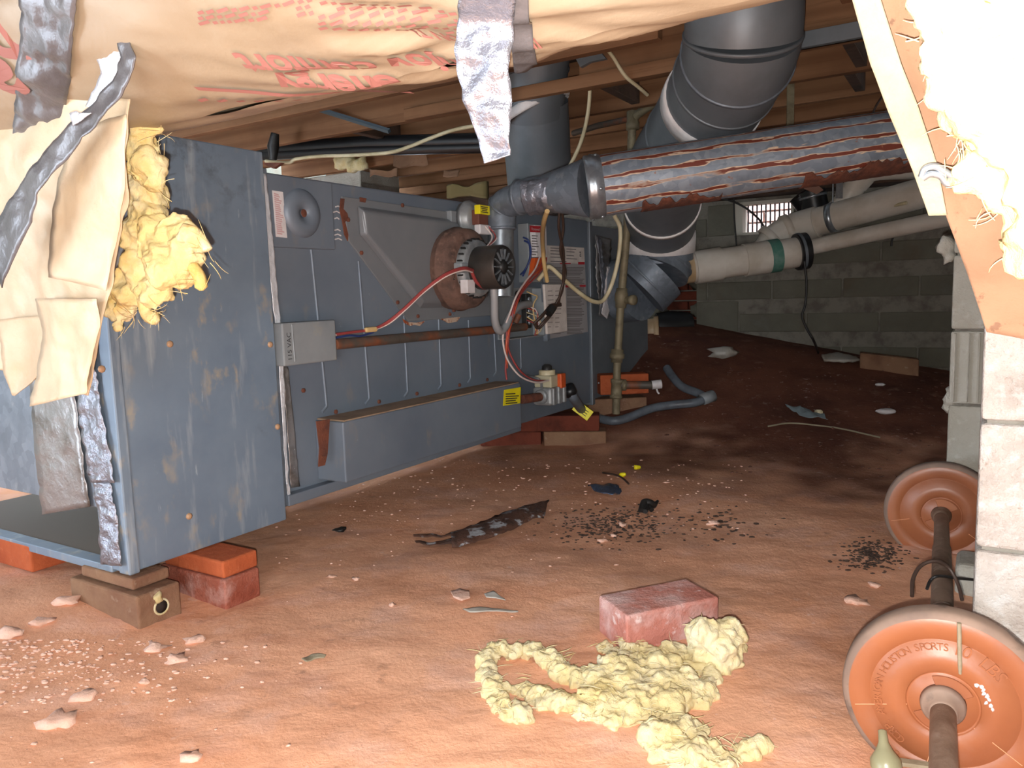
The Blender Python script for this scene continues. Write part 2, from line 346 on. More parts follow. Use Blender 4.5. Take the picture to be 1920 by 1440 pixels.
        if sub:
            k = o.modifiers.new('smooth', 'SUBSURF'); k.levels = sub; k.render_levels = sub
        return o
def place(o, c, parent=None):
    WL[o.name] = V(c)
    if parent is not None:
        o.parent = parent; o.location = V(c) - WL[parent.name]
    else: o.location = c
def tag(o, label, cat, group=None, kind=None):
    if label: o['label'] = label
    if cat: o['category'] = cat
    if group: o['group'] = group
    if kind: o['kind'] = kind
    return o
def thing(name, loc, label, cat, group=None):
    o = bpy.data.objects.new(name, None); COL.objects.link(o); o.empty_display_size = .05; place(o, loc); return tag(o, label, cat, group)
def struct(name, loc=None):
    o = bpy.data.objects.new(name, None); COL.objects.link(o); place(o, loc or (0, 0, 0)); o['kind'] = 'structure'; return o
def dup(o, loc, parent=None, rotz=None):
    c = o.copy(); COL.objects.link(c); place(c, loc, parent)
    if rotz is not None: c.rotation_euler = (0, 0, rotz)
    return c
def arc(p0, p1, p2, n=10):                        # quadratic curve
    p0, p1, p2 = V(p0), V(p1), V(p2)
    return [p0 * (1 - t) ** 2 + p1 * 2 * t * (1 - t) + p2 * t * t for t in [i / n for i in range(n + 1)]]
def spline(pts, n=6):                             # Catmull-Rom through the points
    P = [V(p) for p in pts]; P = [P[0] * 2 - P[1]] + P + [P[-1] * 2 - P[-2]]; out = []
    for i in range(1, len(P) - 2):
        for k in range(n):
            t = k / n; a, b, c, d = P[i - 1:i + 3]
            out.append(.5 * (2 * b + (c - a) * t + (2 * a - 5 * b + 4 * c - d) * t * t + (3 * b - a - 3 * c + d) * t ** 3))
    return out + [P[-2]]
def elbow(p, d0, d1, R, n=8):                     # path that turns at p from direction d0 into d1
    d0, d1 = V(d0).normalized(), V(d1).normalized(); return arc(V(p) - d0 * R, p, V(p) + d1 * R, n)
def lettering(txt, size, fn, name, m, parent=None, ext=0.0, align='CENTER', spacing=1.0, bold=0.0):
    """flat lettering as a mesh, each vertex mapped by fn(x, y, z) to its place in the world"""
    cu = bpy.data.curves.new('lettering', 'FONT'); cu.body = txt; cu.size = size; cu.align_x = align; cu.align_y = 'CENTER'
    cu.resolution_u = 3; cu.extrude = ext; cu.offset = bold; cu.space_character = spacing
    ob = bpy.data.objects.new('lettering', cu); COL.objects.link(ob)
    bpy.context.view_layer.update()
    me = bpy.data.meshes.new_from_object(ob.evaluated_get(bpy.context.evaluated_depsgraph_get()))
    b = B(); b.add([fn(v.co.x, v.co.y, v.co.z) for v in me.vertices], [tuple(p.vertices) for p in me.polygons])
    bpy.data.objects.remove(ob); bpy.data.curves.remove(cu); bpy.data.meshes.remove(me)
    return b.build(name, m, parent, fixn=False)
def ico(r, p, sub=1, sc=(1, 1, 1), b=None, jit=0.0):
    import bmesh
    bm = bmesh.new(); bmesh.ops.create_icosphere(bm, subdivisions=sub, radius=1)
    b = b or B(); sd = random.random() * 50
    vs = []
    for v in bm.verts:
        k = 1 + jit * NZ.noise(v.co * 1.6 + V((sd, sd, sd)))
        vs.append(V((p[0] + v.co.x * r * sc[0] * k, p[1] + v.co.y * r * sc[1] * k, p[2] + v.co.z * r * sc[2] * k)))
    b.add(vs, [tuple(x.index for x in f.verts) for f in bm.faces], None, True); bm.free(); return b
_tex = {}
def clouds(size, hard=False):
    k = (size, hard)
    if k not in _tex:
        t = bpy.data.textures.new('clouds', 'CLOUDS'); t.noise_scale = size; t.noise_depth = 3
        t.noise_type = 'HARD_NOISE' if hard else 'SOFT_NOISE'; _tex[k] = t
    return _tex[k]
def fluff(name, blobs, m, voxel=.006, amp=.03, size=.05, parent=None, fine=.012):
    b = B()
    for (p, r, *sc) in blobs: ico(r, p, 2, sc[0] if sc else (1, 1, 1), b, .5)
    o = b.build(name, m, parent, fixn=True)
    k = o.modifiers.new('merge', 'REMESH'); k.mode = 'VOXEL'; k.voxel_size = voxel; k.use_smooth_shade = True
    k = o.modifiers.new('lumps', 'DISPLACE'); k.texture = clouds(size); k.strength = amp; k.mid_level = .5
    k = o.modifiers.new('fibres', 'DISPLACE'); k.texture = clouds(size * .42); k.strength = fine; k.mid_level = .5
    return o

# ---------------------------------------------------------------- the setting
# dirt floor
def build_floor():
    xs = []; x = -3.2
    while x < 4.4: xs.append(x); x += .022 if -1.3 < x < 1.6 else .05
    ys = []; y = -2.4
    while y < 0.6: ys.append(y); y += .12
    while y < 6.8: ys.append(y); y += max(.012, .012 * y / 1.1)
    vs = []
    for y in ys:
        for x in xs:
            z = ground(x, y)
            if y < 2.6 and y > .6: z += .0035 * NZ.noise(V((x * 40, y * 40, 9)))
            vs.append((x, y, z))
    nx = len(xs); fs = [(j * nx + i, j * nx + i + 1, (j + 1) * nx + i + 1, (j + 1) * nx + i) for j in range(len(ys) - 1) for i in range(nx - 1)]
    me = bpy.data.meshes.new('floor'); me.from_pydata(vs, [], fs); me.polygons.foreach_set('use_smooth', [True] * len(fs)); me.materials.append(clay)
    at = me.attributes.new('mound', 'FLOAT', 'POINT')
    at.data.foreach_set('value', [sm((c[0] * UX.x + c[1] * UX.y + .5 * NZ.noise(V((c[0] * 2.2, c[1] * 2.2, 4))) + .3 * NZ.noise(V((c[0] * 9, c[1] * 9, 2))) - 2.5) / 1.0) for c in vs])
    o = bpy.data.objects.new('floor', me); COL.objects.link(o); o['kind'] = 'structure'; WL[o.name] = V((0, 0, 0)); return o
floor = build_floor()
WB = 4.87                                         # the back wall stands at u.p = WB
HAX = (NX, UX, ZX)
wall_back = struct('wall_back', HP(WB + .1, 0, 0))
bm_ = B().box(HP(WB + .1, -.3, .62), 7.4, .15, 1.24, HAX)
# mortar core with a hole for the vent and one for the broken-out part: built of pieces around the openings
VP0 = atw(1379, 432, WB); VP1 = atw(1488, 372, WB)
vt0, vt1 = VP0.dot(NX), VP1.dot(NX); vz0, vz1 = 1.02, 1.22
HT0, HT1 = atw(1236, 580, WB).dot(NX), atw(1306, 580, WB).dot(NX)
def core(t0, t1, z0, z1, b): b.box(HP(WB + .1, (t0 + t1) / 2, (z0 + z1) / 2), t1 - t0, .19, z1 - z0, HAX)
b = B()
core(-3.9, HT0, 0, 1.24, b); core(HT0, HT1, .82, 1.24, b); core(HT1, vt0, 0, 1.24, b); core(vt0, vt1, 0, vz0, b); core(vt0, vt1, vz1, 1.24, b); core(vt1, 3.6, 0, 1.24, b)
b.build('mortar', mortar_m, wall_back)
blk = None
for c in range(7):
    z = .02 + .2 * c - .2
    t = -3.9 + (.2 if c % 2 else 0)
    z0, z1 = max(z, -.1) + .005, z + .195
    while t < 3.5:
        segs = [(t + .005, t + .395)]
        for (a, b_, zz0, zz1) in ((vt0, vt1, vz0, vz1), (HT0, HT1, .2, .82)):
            if z1 > zz0 + .02 and z0 < zz1 - .02:
                ns = []
                for (s0, s1) in segs:
                    if s1 <= a or s0 >= b_: ns.append((s0, s1)); continue
                    if s0 < a - .03: ns.append((s0, a))
                    if s1 > b_ + .03: ns.append((b_, s1))
                segs = ns
        for (s0, s1) in segs:
            if abs(s1 - s0 - .39) < .001:
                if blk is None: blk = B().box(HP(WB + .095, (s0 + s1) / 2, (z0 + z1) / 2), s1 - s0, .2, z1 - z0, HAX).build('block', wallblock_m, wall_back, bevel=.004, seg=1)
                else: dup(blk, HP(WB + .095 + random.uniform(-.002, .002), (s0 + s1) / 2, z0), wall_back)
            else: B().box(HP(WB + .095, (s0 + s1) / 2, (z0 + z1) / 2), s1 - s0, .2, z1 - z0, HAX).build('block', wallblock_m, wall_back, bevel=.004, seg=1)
        t += .4
# broken-out hole: ragged block edge pieces and the brick veneer behind
for k in range(9):
    z = .26 + .066 * k
    for q in range(2):
        t = HT0 - .16 + .21 * q + (.1 if k % 2 else 0)
        B().box(HP(WB + .2, t + .1, z), .2, .09, .056, HAX).build('brick', brickdk, wall_back, bevel=.003, seg=1)
B().box(HP(WB + .28, (HT0 + HT1) / 2, .5), .6, .04, .8, HAX).build('mortar', mortar_m, wall_back)
for (t, z, r) in ((HT0 + .02, .74, .07), (HT0 + .03, .45, .06), (HT1 - .01, .78, .06), (HT1 - .015, .56, .035), (HT1 - .02, .40, .045), (HT0 + .0, .6, .04)):
    ico(r, HP(WB + .04, t, z), 2, (1, 1, 1.3), None, .8).build('broken_block', wallblock_m, wall_back)
# timber on top of the block wall
trim_1 = B().box(HP(WB + .02, -.3, 1.33), 7.6, .3, .17, HAX).build('trim_1', darkwood_m, bevel=.004); trim_1['kind'] = 'structure'
trim_2 = B().box(HP(WB + .1, -.3, 1.58), 7.6, .05, .34, HAX).build('trim_2', wood_m, bevel=.003); trim_2['kind'] = 'structure'
# other walls of the crawl space, never near the view
for nm, c, s in (('wall_left', HP(1.5, -4.9, .8), (.2, 8, 2.2)), ('wall_right', HP(1.5, 4.3, .8), (.2, 8, 2.2))):
    o = B().box(c, *s, HAX).build(nm, wallblock_m); o['kind'] = 'structure'
b = B()                                            # rear wall with an unseen opening added to let light in
y = -1.9
b.box((-2.55, y, .75), 3.3, .2, 2.2); b.box((2.65, y, .75), 5.0, .2, 2.2); b.box((-.37, y, 1.45), 1.1, .2, .6); b.box((-.37, y, -.05), 1.1, .2, .6)
o = b.build('wall_rear', wallblock_m); o['kind'] = 'structure'
# subfloor and joists
ceiling = struct('ceiling', (0, 0, 1.75))
k = 0
for i in range(46):
    wd = -3.0 + .185 * i
    B().box(HP(wd, .2, 1.76), 8.6, .178, .022, HAX).build('subfloor_plank', darkwood_m, ceiling)
JZ = 1.5
jst = None
GAP = {2.47: (atY(1392, 60, 2.42).dot(NX), .27), 2.88: (atY(1008, 60, 3.3).dot(NX), .2)}
for i in range(19):
    wd = 2.88 + .41 * (i - 13); g_ = GAP.get(round(wd, 2))
    if g_:                                          # joist cut and headed off around a duct
        for (ta, tb) in ((-4.0, g_[0] - g_[1]), (g_[0] + g_[1], 4.2)):
            B().box(HP(wd, (ta + tb) / 2, JZ + .12), tb - ta, .042, .24, HAX).build('joist', wood_m, ceiling, bevel=.003, seg=1)
    elif jst is None:
        jst = B().box(HP(wd, .2, JZ + .12), 8.4, .042, .24, HAX).build('joist', wood_m, ceiling, bevel=.003, seg=1)
    else: dup(jst, HP(wd, .2, JZ), ceiling)
for (px, py, wd, L) in ((1120, 192, 2.84, 1.9), (1600, 95, 2.845, 1.0)):
    p = atw(px, py, wd); B().box(HP(wd, p.dot(NX), JZ + .02), L, .035, .05, HAX).build('ledger_strip', wood_m, ceiling, bevel=.002, seg=1)
for (px, wd) in ((1600, 3.08), (1160, 3.08), (700, 3.08), (1600, 3.48)):
    p = atw(px, 200, wd); B().box(HP(wd, p.dot(NX), JZ + .12), .04, .37, .22, HAX).build('blocking', darkwood_m, ceiling, bevel=.002, seg=1)
# vent in the back wall
window_1 = struct('window_1', HP(WB, (vt0 + vt1) / 2, vz0))
b = B(); th = .016; cz = (vz0 + vz1) / 2; ct = (vt0 + vt1) / 2; tw = vt1 - vt0
b.box(HP(WB + .05, ct, vz0 + .008), tw, .11, th, HAX).box(HP(WB + .05, ct, vz1 - .008), tw, .11, th, HAX)
b.box(HP(WB + .05, vt0 + .02, cz), .05, .11, .2, HAX).box(HP(WB + .05, vt1 - .006, cz), th, .11, .2, HAX)
b.build('vent_frame', mat('vent_frame_paint', (190, 184, 170), .6), window_1)
nb = 11
barm_ = mat('vent_bar_metal', (58, 58, 66), .5, .4); vb = None
for i in range(nb):
    t = vt0 + .06 + (tw - .075) * i / (nb - 1)
    if vb is None: vb = B().box(HP(WB + .07, t, cz), .008, .008, .18, HAX).build('vent_bar', barm_, window_1)
    else: dup(vb, HP(WB + .07, t, vz0 + .02), window_1)
# outdoors beyond the vent: neighbouring brick wall and ground
trim_3 = struct('exterior_wall', HP(6.5, 0, 0))
B().box(HP(6.56, ct + .2, 1.2), 4.0, .06, 3.0, HAX).build('mortar', mat('outdoor_mortar', (240, 236, 230), .9), trim_3)
ob = None
for c in range(16):
    for i in range(9):
        t = ct - 1.0 + .25 * i + (.12 if c % 2 else 0); z = .75 + .085 * c
        if ob is None: ob = B().box(HP(6.5, t, z), .235, .09, .07, HAX).build('brick', outbrick, trim_3)
        else: dup(ob, HP(6.5, t, z - .035), trim_3)
o = B().box(HP(6.1, 0, -.3), 9, 2.0, .3, HAX).build('ground', clay); o['kind'] = 'structure'
# ---------------------------------------------------------------- furnace (front face plane n.p = FN)
_O = plane(545, 930, atY(545, 930, 2.08), NX)
FN = _O.dot(NX); FZ0 = _O.z
def FP(px, py, d=0.0):                          # point d in front of the furnace face, seen at a pixel
    return plane(px, py, NX * (FN + d), NX)
def FC(px, py, d=0.0):
    p = FP(px, py, d); return p.dot(UX), p.z
FAX = (UX, NX, ZX)
def fbox(b, u0, u1, d0, d1, z0, z1): return b.corners(HP(u0, FN + d0, z0), UX * (u1 - u0), NX * (d1 - d0), ZX * (z1 - z0))
def fpoly(pts, d): return [FP(x, y, d) for x, y in pts]
PB = atY(245, 1075, 1.63)
PN = PB.dot(NX); PU0 = PB.dot(UX)
def PP(px, py, d=0): return plane(px, py, NX * (PN + d), NX)
pu1 = PP(528, 830).dot(UX)
fu0 = pu1 + .002; fu1 = FC(1108, 760)[0]
fz1 = FC(760, 362)[1]; fzL = FC(550, 333)[1]; ustep = FC(617, 345)[0]
FURN = thing('furnace', HP((fu0 + fu1) / 2, FN - .3, FZ0), 'long blue-grey horizontal gas furnace lying on brick piles', 'furnace')
b = B(); fbox(b, fu0 + .015, fu1, -.55, 0, FZ0, fz1); b.build('cabinet', paint, FURN, bevel=.006)
b = B(); fbox(b, fu0 + .02, ustep, -.5, .012, FC(560, 466)[1], fzL); up = b.build('burner_access_panel', paint, FURN, bevel=.004)
# shallow dished knock-out in the panel
kc = FP(566, 400, .012)
B().lathe(kc, NX, [(.001, .0), (.001, .008), (-.001, .0085), (.006, .011), (.016, .035), (.012, .058), (.002, .066), (0, .067)], 32).build('dished_cover', paint, up)
B().lathe(kc, NX, [(.008, .011), (.009, .0)], 16).build('hole', rust_m, up)
b = B().prism(fpoly([(510, 357), (530, 360), (538, 446), (517, 444)], .0125), NX * .0012); st = b.build('sticker', white_m, up)
b = B()
for i in range(20):
    f = .05 + .9 * i / 20
    x0 = 510 + (517 - 510) * f; x1 = 530 + 8 * f; y0 = 357 + 87 * f; y1 = 360 + 86 * f
    q = [(x0 + 3, y0), (x0 + 3 + (x1 - x0 - 6) * random.uniform(.6, 1), y0 + (y1 - y0)), ]
    p = FP(q[0][0], q[0][1], .014); r = FP(q[1][0], q[1][1], .014)
    b.corners(p, r - p, NX * .0004, ZX * -.0035)
b.build('printed_lines', mat('red_grey_print', (196, 160, 160), .8), st)['kind'] = 'stuff'
# flange and foil tape along the plenum joint
b = B(); fbox(b, fu0, fu0 + .03, -.5, .018, FZ0 - .02, fzL + .01); b.build('joint_flange', galv, FURN, bevel=.003)
def tstrip(name, m, L, R, d, parent, n=30, amp=.003, solid=.0015):
    """strip of tape between two pixel edges, lying d in front of the furnace face"""
    def fn(i, j):
        k = i * (len(L) - 1); a = min(int(k), len(L) - 2); f = k - a
        lx = L[a][0] + (L[a + 1][0] - L[a][0]) * f; ly = L[a][1] + (L[a + 1][1] - L[a][1]) * f
        rx = R[a][0] + (R[a + 1][0] - R[a][0]) * f; ry = R[a][1] + (R[a + 1][1] - R[a][1]) * f
        p = FP(lx + (rx - lx) * j, ly + (ry - ly) * j, d); return p + NX * (amp * NZ.noise(p * 45) + amp * .6 * NZ.noise(p * 130))
    return B().grid(fn, n, 8).build(name, m, parent, solid=solid)
tstrip('foil_tape', foilbr, [(481, 322), (497, 450), (520, 640), (536, 900), (540, 935)], [(499, 326), (512, 450), (529, 640), (541, 900), (546, 932)], .022, FURN, 60)
tstrip('foil_tape', foilgrey, [(529, 685), (538, 800), (545, 915)], [(540, 688), (552, 800), (562, 912)], .006, FURN)
# stamped ribs
for (x0, y0, x1, y1) in ((583, 468, 612, 762), (672, 490, 692, 748), (757, 592, 764, 735), (822, 592, 827, 722), (878, 600, 882, 710), (925, 600, 930, 698), (975, 600, 977, 690)):
    p0 = FP(x0, y0, 0); p1 = FP(x1, y1, 0); c = (p1.dot(UX)); e = p1 + UX * -.02 + ZX * -.014
    B().tube([p0, p1 + ZX * .015, p1, e], .0042, 8).build('stamped_rib', paint, FURN)
# heat exchanger cover: thin flange and a raised pressing with sloping edges
out = [(638, 368), (940, 412), (940, 590), (862, 596), (764, 603), (652, 452)]
inn = [(668, 385), (915, 420), (915, 560), (850, 578), (786, 580), (672, 440)]
in2 = [(682, 395), (905, 426), (905, 552), (845, 566), (795, 566), (688, 440)]
cv = B().prism(fpoly(out, 0), NX * .006).build('cover_plate', coverpaint, FURN, bevel=.002)
b = B().prism(fpoly(inn, .006), None, fpoly(in2, .032)); b.build('raised_pressing', coverpaint, cv, bevel=.008, seg=3)
for (pts, nm) in (([(638, 372), (645, 373), (643, 392), (650, 400), (653, 412), (646, 416), (652, 440), (651, 452), (645, 440), (641, 415), (636, 392)], 'rust_streak'), ([(754, 598), (764, 604), (780, 605), (796, 602), (786, 611), (776, 609), (768, 611), (758, 606)], 'rust_streak'), ([(825, 598), (862, 594), (856, 603), (840, 606)], 'rust_streak'), ([(674, 370), (686, 372), (684, 380), (674, 378)], 'rust_streak')):
    B().prism(fpoly(pts, .0055), NX * .003).build(nm, rust_m if pts[0][0] < 700 else rustwhite, cv)
for (x, y, w_) in ((633, 388, 9), (630, 398, 12), (631, 410, 8), (632, 432, 10), (632, 441, 12), (633, 449, 13)):
    p = FP(x - w_ / 2, y, .0); B().tube([p, p + UX * w_ * .0013 + ZX * .004, p + UX * w_ * .0024], .0022, 5).build('chalk_mark', white_m, FURN)
scr = None
def screw(px, py, d, parent, m=None, r=.007):
    global scr
    p = FP(px, py, d)
    return B().lathe(p, NX, [(0, r), (.004, r), (.006, r * .6), (.006, 0)], 6).build('screw', m or rust_m, parent)
for (x, y) in ((652, 412), (677, 474), (754, 385), (783, 593), (843, 589), (745, 567)): screw(x, y, .006, cv)
for (x, y) in ((629, 772), (710, 753), (781, 738), (861, 722), (913, 712), (568, 732)): screw(x, y, .0, FURN)
# manifold cover box along the bottom, dusty on top
mu0 = FC(592, 830)[0]; mu1 = FC(977, 760, .11)[0]; mz0 = FC(575, 905)[1]; mz1 = FC(612, 783, 0)[1]
b = B(); fbox(b, mu0, mu1, 0, .11, mz0, mz1); mb = b.build('manifold_cover', paint, FURN, bevel=.004)
b = B(); fbox(b, mu0 + .01, mu1 - .005, -.0 + .001, .105, mz1, mz1 + .004); b.build('dust_layer', dust_m, mb)
b = B(); fbox(b, fu0 + .02, mu1 + .13, -.4, .03, FZ0 - .018, FZ0 + .012); b.build('base_rail', paint, FURN, bevel=.003)
B().prism([FP(x, y, .1115) for x, y in ((592, 790), (617, 786), (613, 850), (608, 872), (596, 875), (598, 840))], NX * .003).build('rust_opening', rust_m, mb)
lb = B().prism([FP(x, y, .1115) for x, y in ((945, 731), (976, 726), (975, 756), (943, 761))], NX * .001).build('warning_label', yel, mb)
b = B()
for i in range(5):
    p = FP(948, 738 + 4.4 * i, .1135); q = FP(948 + random.uniform(18, 25), 737 + 4.2 * i, .1135); b.corners(p, q - p, NX * .0004, ZX * -.004)
b.build('printed_lines', dkprint, lb)['kind'] = 'stuff'
# junction box on the end of the gas pipe
ju0 = FC(531, 650, .06)[0]; ju1 = FC(631, 640, .06)[0]; jz1 = FC(560, 604, .06)[1]; jz0 = FC(560, 684, .06)[1]
b = B(); fbox(b, ju0, ju1, 0, .06, jz0, jz1); jb = b.build('junction_box', boxgrey, FURN, bevel=.004)
p = FP(547, 608, .0605); q = FP(553, 678, .0605); B().tube([p, q], .0025, 8).build('cover_seam', boxgrey, jb)
def ptext(txt, px, py, d, size, m, parent, rot=0, name='lettering'):
    c = FP(px, py, d); r = UX * math.cos(rot) + ZX * math.sin(rot); u = ZX * math.cos(rot) - UX * math.sin(rot)
    return lettering(txt, size, lambda x, y, z: c + r * x + u * y + NX * .0005, name, m, parent)
ptext('115 VAC', 543, 650, .0608, .02, dkprint, jb, math.pi / 2)
# black gas pipe along the front
gp0 = FP(628, 646, .05); gp1 = FP(984, 613, .05)
B().tube([gp0, gp0.lerp(gp1, .5), gp1], .0155, 14).build('gas_pipe', ironpipe, FURN)
# inducer blower
ic = FP(838, 506, 0); ID = NX
hs = B().lathe(ic, ID, [(.01, .0), (.01, .136), (.02, .14), (.05, .142), (.055, .146), (.06, .142), (.1, .136), (.108, .118), (.11, .0)], 40).build('inducer_housing', rusthouse, FURN)
sq = [ic + ID * .008 + UX * (.165 * math.cos(a)) + ZX * (.165 * math.sin(a)) for a in [math.pi / 2 * k + .1 for k in range(4)]]
B().prism(sq, ID * .003).build('mounting_plate', paint, hs, bevel=.004)
for q in sq: B().lathe(ic + (q - ic) * .86 + ID * .002, ID, [(0, .009), (.008, .009), (.01, .005), (.01, 0)], 6).build('bolt', rust_m, hs)
oc = ic - ZX * .085 + UX * .02
rg = B().lathe(ic, ID, [(.108, .098), (.112, .1), (.135, .096), (.138, .085), (.14, .0)], 40).build('cooling_ring', greypl, hs)
sl = None
for k in range(26):
    a = 2 * math.pi * k / 26; rad = UX * math.cos(a) + ZX * math.sin(a); tn = -UX * math.sin(a) + ZX * math.cos(a)
    p = ic + ID * .125 + rad * .0975; B().box(p, .005, .018, .012, (tn, ID, rad)).build('slot', black_m, rg)
mt = B().lathe(ic, ID, [(.135, .06), (.14, .072), (.142, .074), (.232, .074), (.24, .07)], 40).build('motor', motor_m, FURN)
B().lathe(ic, ID, [(.24, .07), (.236, .062), (.232, .06), (.232, .022), (.238, .02), (.244, .016), (.244, 0)], 36).build('end_bell', black_m, mt)
for k in range(14):
    a = 2 * math.pi * k / 14; rad = UX * math.cos(a) + ZX * math.sin(a); tn = -UX * math.sin(a) + ZX * math.cos(a)
    B().box(ic + ID * .236 + rad * .043, .004, .006, .034, (tn, ID, rad)).build('fin', galvnew, mt)
B().box(ic + ID * .125 - UX * .092 - ZX * .0, .04, .035, .035, FAX).build('terminal_cover', boxgrey, hs, bevel=.005)
b = B(); pl = ic + ID * .138 - UX * .075 - ZX * .062
tl = b.box(pl, .045, .03, .045, FAX).build('rating_label', white_m, hs, bevel=.002)
ptext('2', 851, 520, .16, .028, dkprint, tl)
# pressure switch
pc = FP(862, 412, 0)
ps = B().lathe(pc, NX, [(.02, 0), (.02, .058), (.034, .06), (.036, .064), (.046, .064), (.048, .058), (.066, .054), (.072, .045), (.074, .0)], 36).build('pressure_switch', greypl, FURN)
B().box(pc + NX * .01 - UX * .06, .05, .03, .05, FAX).build('bracket', boxgrey, ps, bevel=.003)
B().box(pc + NX * .088, .062, .03, .052, FAX).build('terminal_block', mat('brown_terminal', (110, 64, 50), .6), ps, bevel=.003)
lb = B().box(pc + NX * .098 + ZX * .026, .064, .024, .032, FAX).build('label', yel, ps, bevel=.002)
b = B()
for k in range(4): b.box(pc + NX * .1105 + ZX * (.035 - .006 * k) - UX * .004, .045 - .007 * (k % 3), .001, .0028, FAX)
b.build('printed_lines', dkprint, lb)['kind'] = 'stuff'
B().box(pc + NX * .096 - ZX * .042, .066, .026, .034, FAX).build('connector', white_m, ps, bevel=.004)
for (dx, m) in ((.0, pinkw), (.022, redw), (.03, pinkw)):
    B().tube(spline([pc + NX * .108 - ZX * .03 + UX * dx, pc + NX * .13 - ZX * .07 + UX * (dx + .01), ic + NX * .15 + ZX * .065 + UX * .02]), .003, 6).build('wire', m, FURN)
# motor wires down to the junction box
W0 = [(887, 508, .17), (868, 504, .185), (835, 516, .17), (795, 545, .13), (760, 578, .1), (730, 603, .07), (700, 617, .05), (660, 623, .045), (630, 627, .045)]
for (dy, m, r) in ((0, redw, .0044), (3.0, pinkw, .003), (-2.6, redw, .003), (6, bluew, .003)):
    if m is bluew: W = [(700, 617, .05), (676, 624, .05), (655, 623, .05), (630, 627, .045)]
    else: W = W0
    B().tube(spline([FP(x, y + dy * (1 if i < 6 else .4), d) for i, (x, y, d) in enumerate(W)], 8), r, 6).build('motor_wire', m, FURN)
B().box(FP(695, 618, .05), .05, .016, .016, FAX).build('wire_splice', tan, FURN, bevel=.006)
B().tube(spline([FP(x, y, d) for x, y, d in ((883, 506, .17), (893, 528, .165), (908, 540, .16), (915, 536, .15))], 6), .006, 8).build('motor_wire', redw, FURN)
# flexible metal conduit, ribbed
def ribbed(path, r, name, m, parent, step=.006):
    P = spline(path, 14); L = [0]
    for a, c in zip(P, P[1:]): L.append(L[-1] + (c - a).length)
    n = int(L[-1] / step * 2); pts = []; rr = []; k = 0
    for i in range(n):
        s = L[-1] * i / (n - 1)
        while k < len(L) - 2 and L[k + 1] < s: k += 1
        f = (s - L[k]) / max(1e-6, L[k + 1] - L[k]); pts.append(P[k].lerp(P[k + 1], f)); rr.append(r if i % 2 else r * .86)
    return B().tube(pts, rr, 12).build(name, m, parent)
ribbed([FP(x, y, d) for x, y, d in ((924, 520, .14), (927, 560, .13), (928, 600, .11), (936, 620, .1), (948, 612, .1), (958, 590, .09), (975, 574, .07), (992, 570, .05))], .0155, 'flexible_conduit', conduit_m, FURN)
# control box: open tray with terminal block, relay, board and cover
cu0 = FC(956, 580, .06)[0]; cu1 = FC(1021, 590, .06)[0]; cz1 = FC(985, 541, .06)[1]; cz0 = FC(985, 632, .06)[1]
b = B(); fbox(b, cu0, cu1, 0, .006, cz0, cz1); cbx = b.build('control_box', boxgrey, FURN)
b = B(); fbox(b, cu1 - .004, cu1, 0, .06, cz0, cz1); fbox(b, cu0, cu1, 0, .06, cz0 - .004, cz0); fbox(b, cu0, cu1, 0, .02, cz1, cz1 + .004); b.build('tray_side', boxgrey, cbx)
p = FP(987, 583, .02); tb = B().box(p, .04, .025, .14, FAX).build('terminal_block', black_m, cbx, bevel=.002)
for k in range(5): B().lathe(p + NX * .0125 + ZX * (.048 - .024 * k), NX, [(0, .009), (.004, .009), (.005, .005), (.005, 0)], 10).build('terminal_screw', galvnew, tb)
B().box(FP(1008, 565, .02), .022, .02, .03, FAX).build('relay', black_m, cbx, bevel=.002)
for (x, y, m, dz) in ((1007, 553, tan, 0), (1008, 583, redw, 0), (1005, 578, pinkw, 0), (1011, 592, cream, 0), (1003, 600, tan, 0), (1007, 606, redw, 0)):
    B().tube(spline([FP(988, y - 6, .035), FP(x - 6, y, .05), FP(x, y + 4, .055), FP(x + random.uniform(-8, 6), y + 24, .05), FP(1008, 626, .05)], 5), .0028, 6).build('control_wire', m, FURN)
B().lathe(FP(970, 556, .007), NX, [(0, .024), (.003, .024), (.003, 0)], 20).build('knockout_hole', black_m, cbx)
B().tube([FP(966, 606, .02), FP(973, 590, .03)], .012, 10).build('grommet_stub', ironpipe, FURN)
b = B(); pv = [FP(x, y, .065) for x, y in ((1016, 533), (1056, 533), (1060, 621), (1022, 627))]; cvp = b.prism(pv, NX * .012).build('control_cover', dirtylabel, cbx, bevel=.004)
b = B()
for i in range(9):
    for j in range(2):
        p = FP(1027 + 14 * j, 545 + 8.4 * i, .0775); q = FP(1027 + 14 * j + random.uniform(6, 12), 544.5 + 8.4 * i, .0775); b.corners(p, q - p, NX * .0003, ZX * -.004)
b.build('printed_lines', mat('faint_print', (150, 140, 134), .8), cvp)['kind'] = 'stuff'
b = B(); pv = [FP(x, y, .05) for x, y in ((1014, 532), (1019, 530), (1024, 637), (1019, 640))]; b.prism(pv, NX * .02).build('cover_edge', galv, cbx)
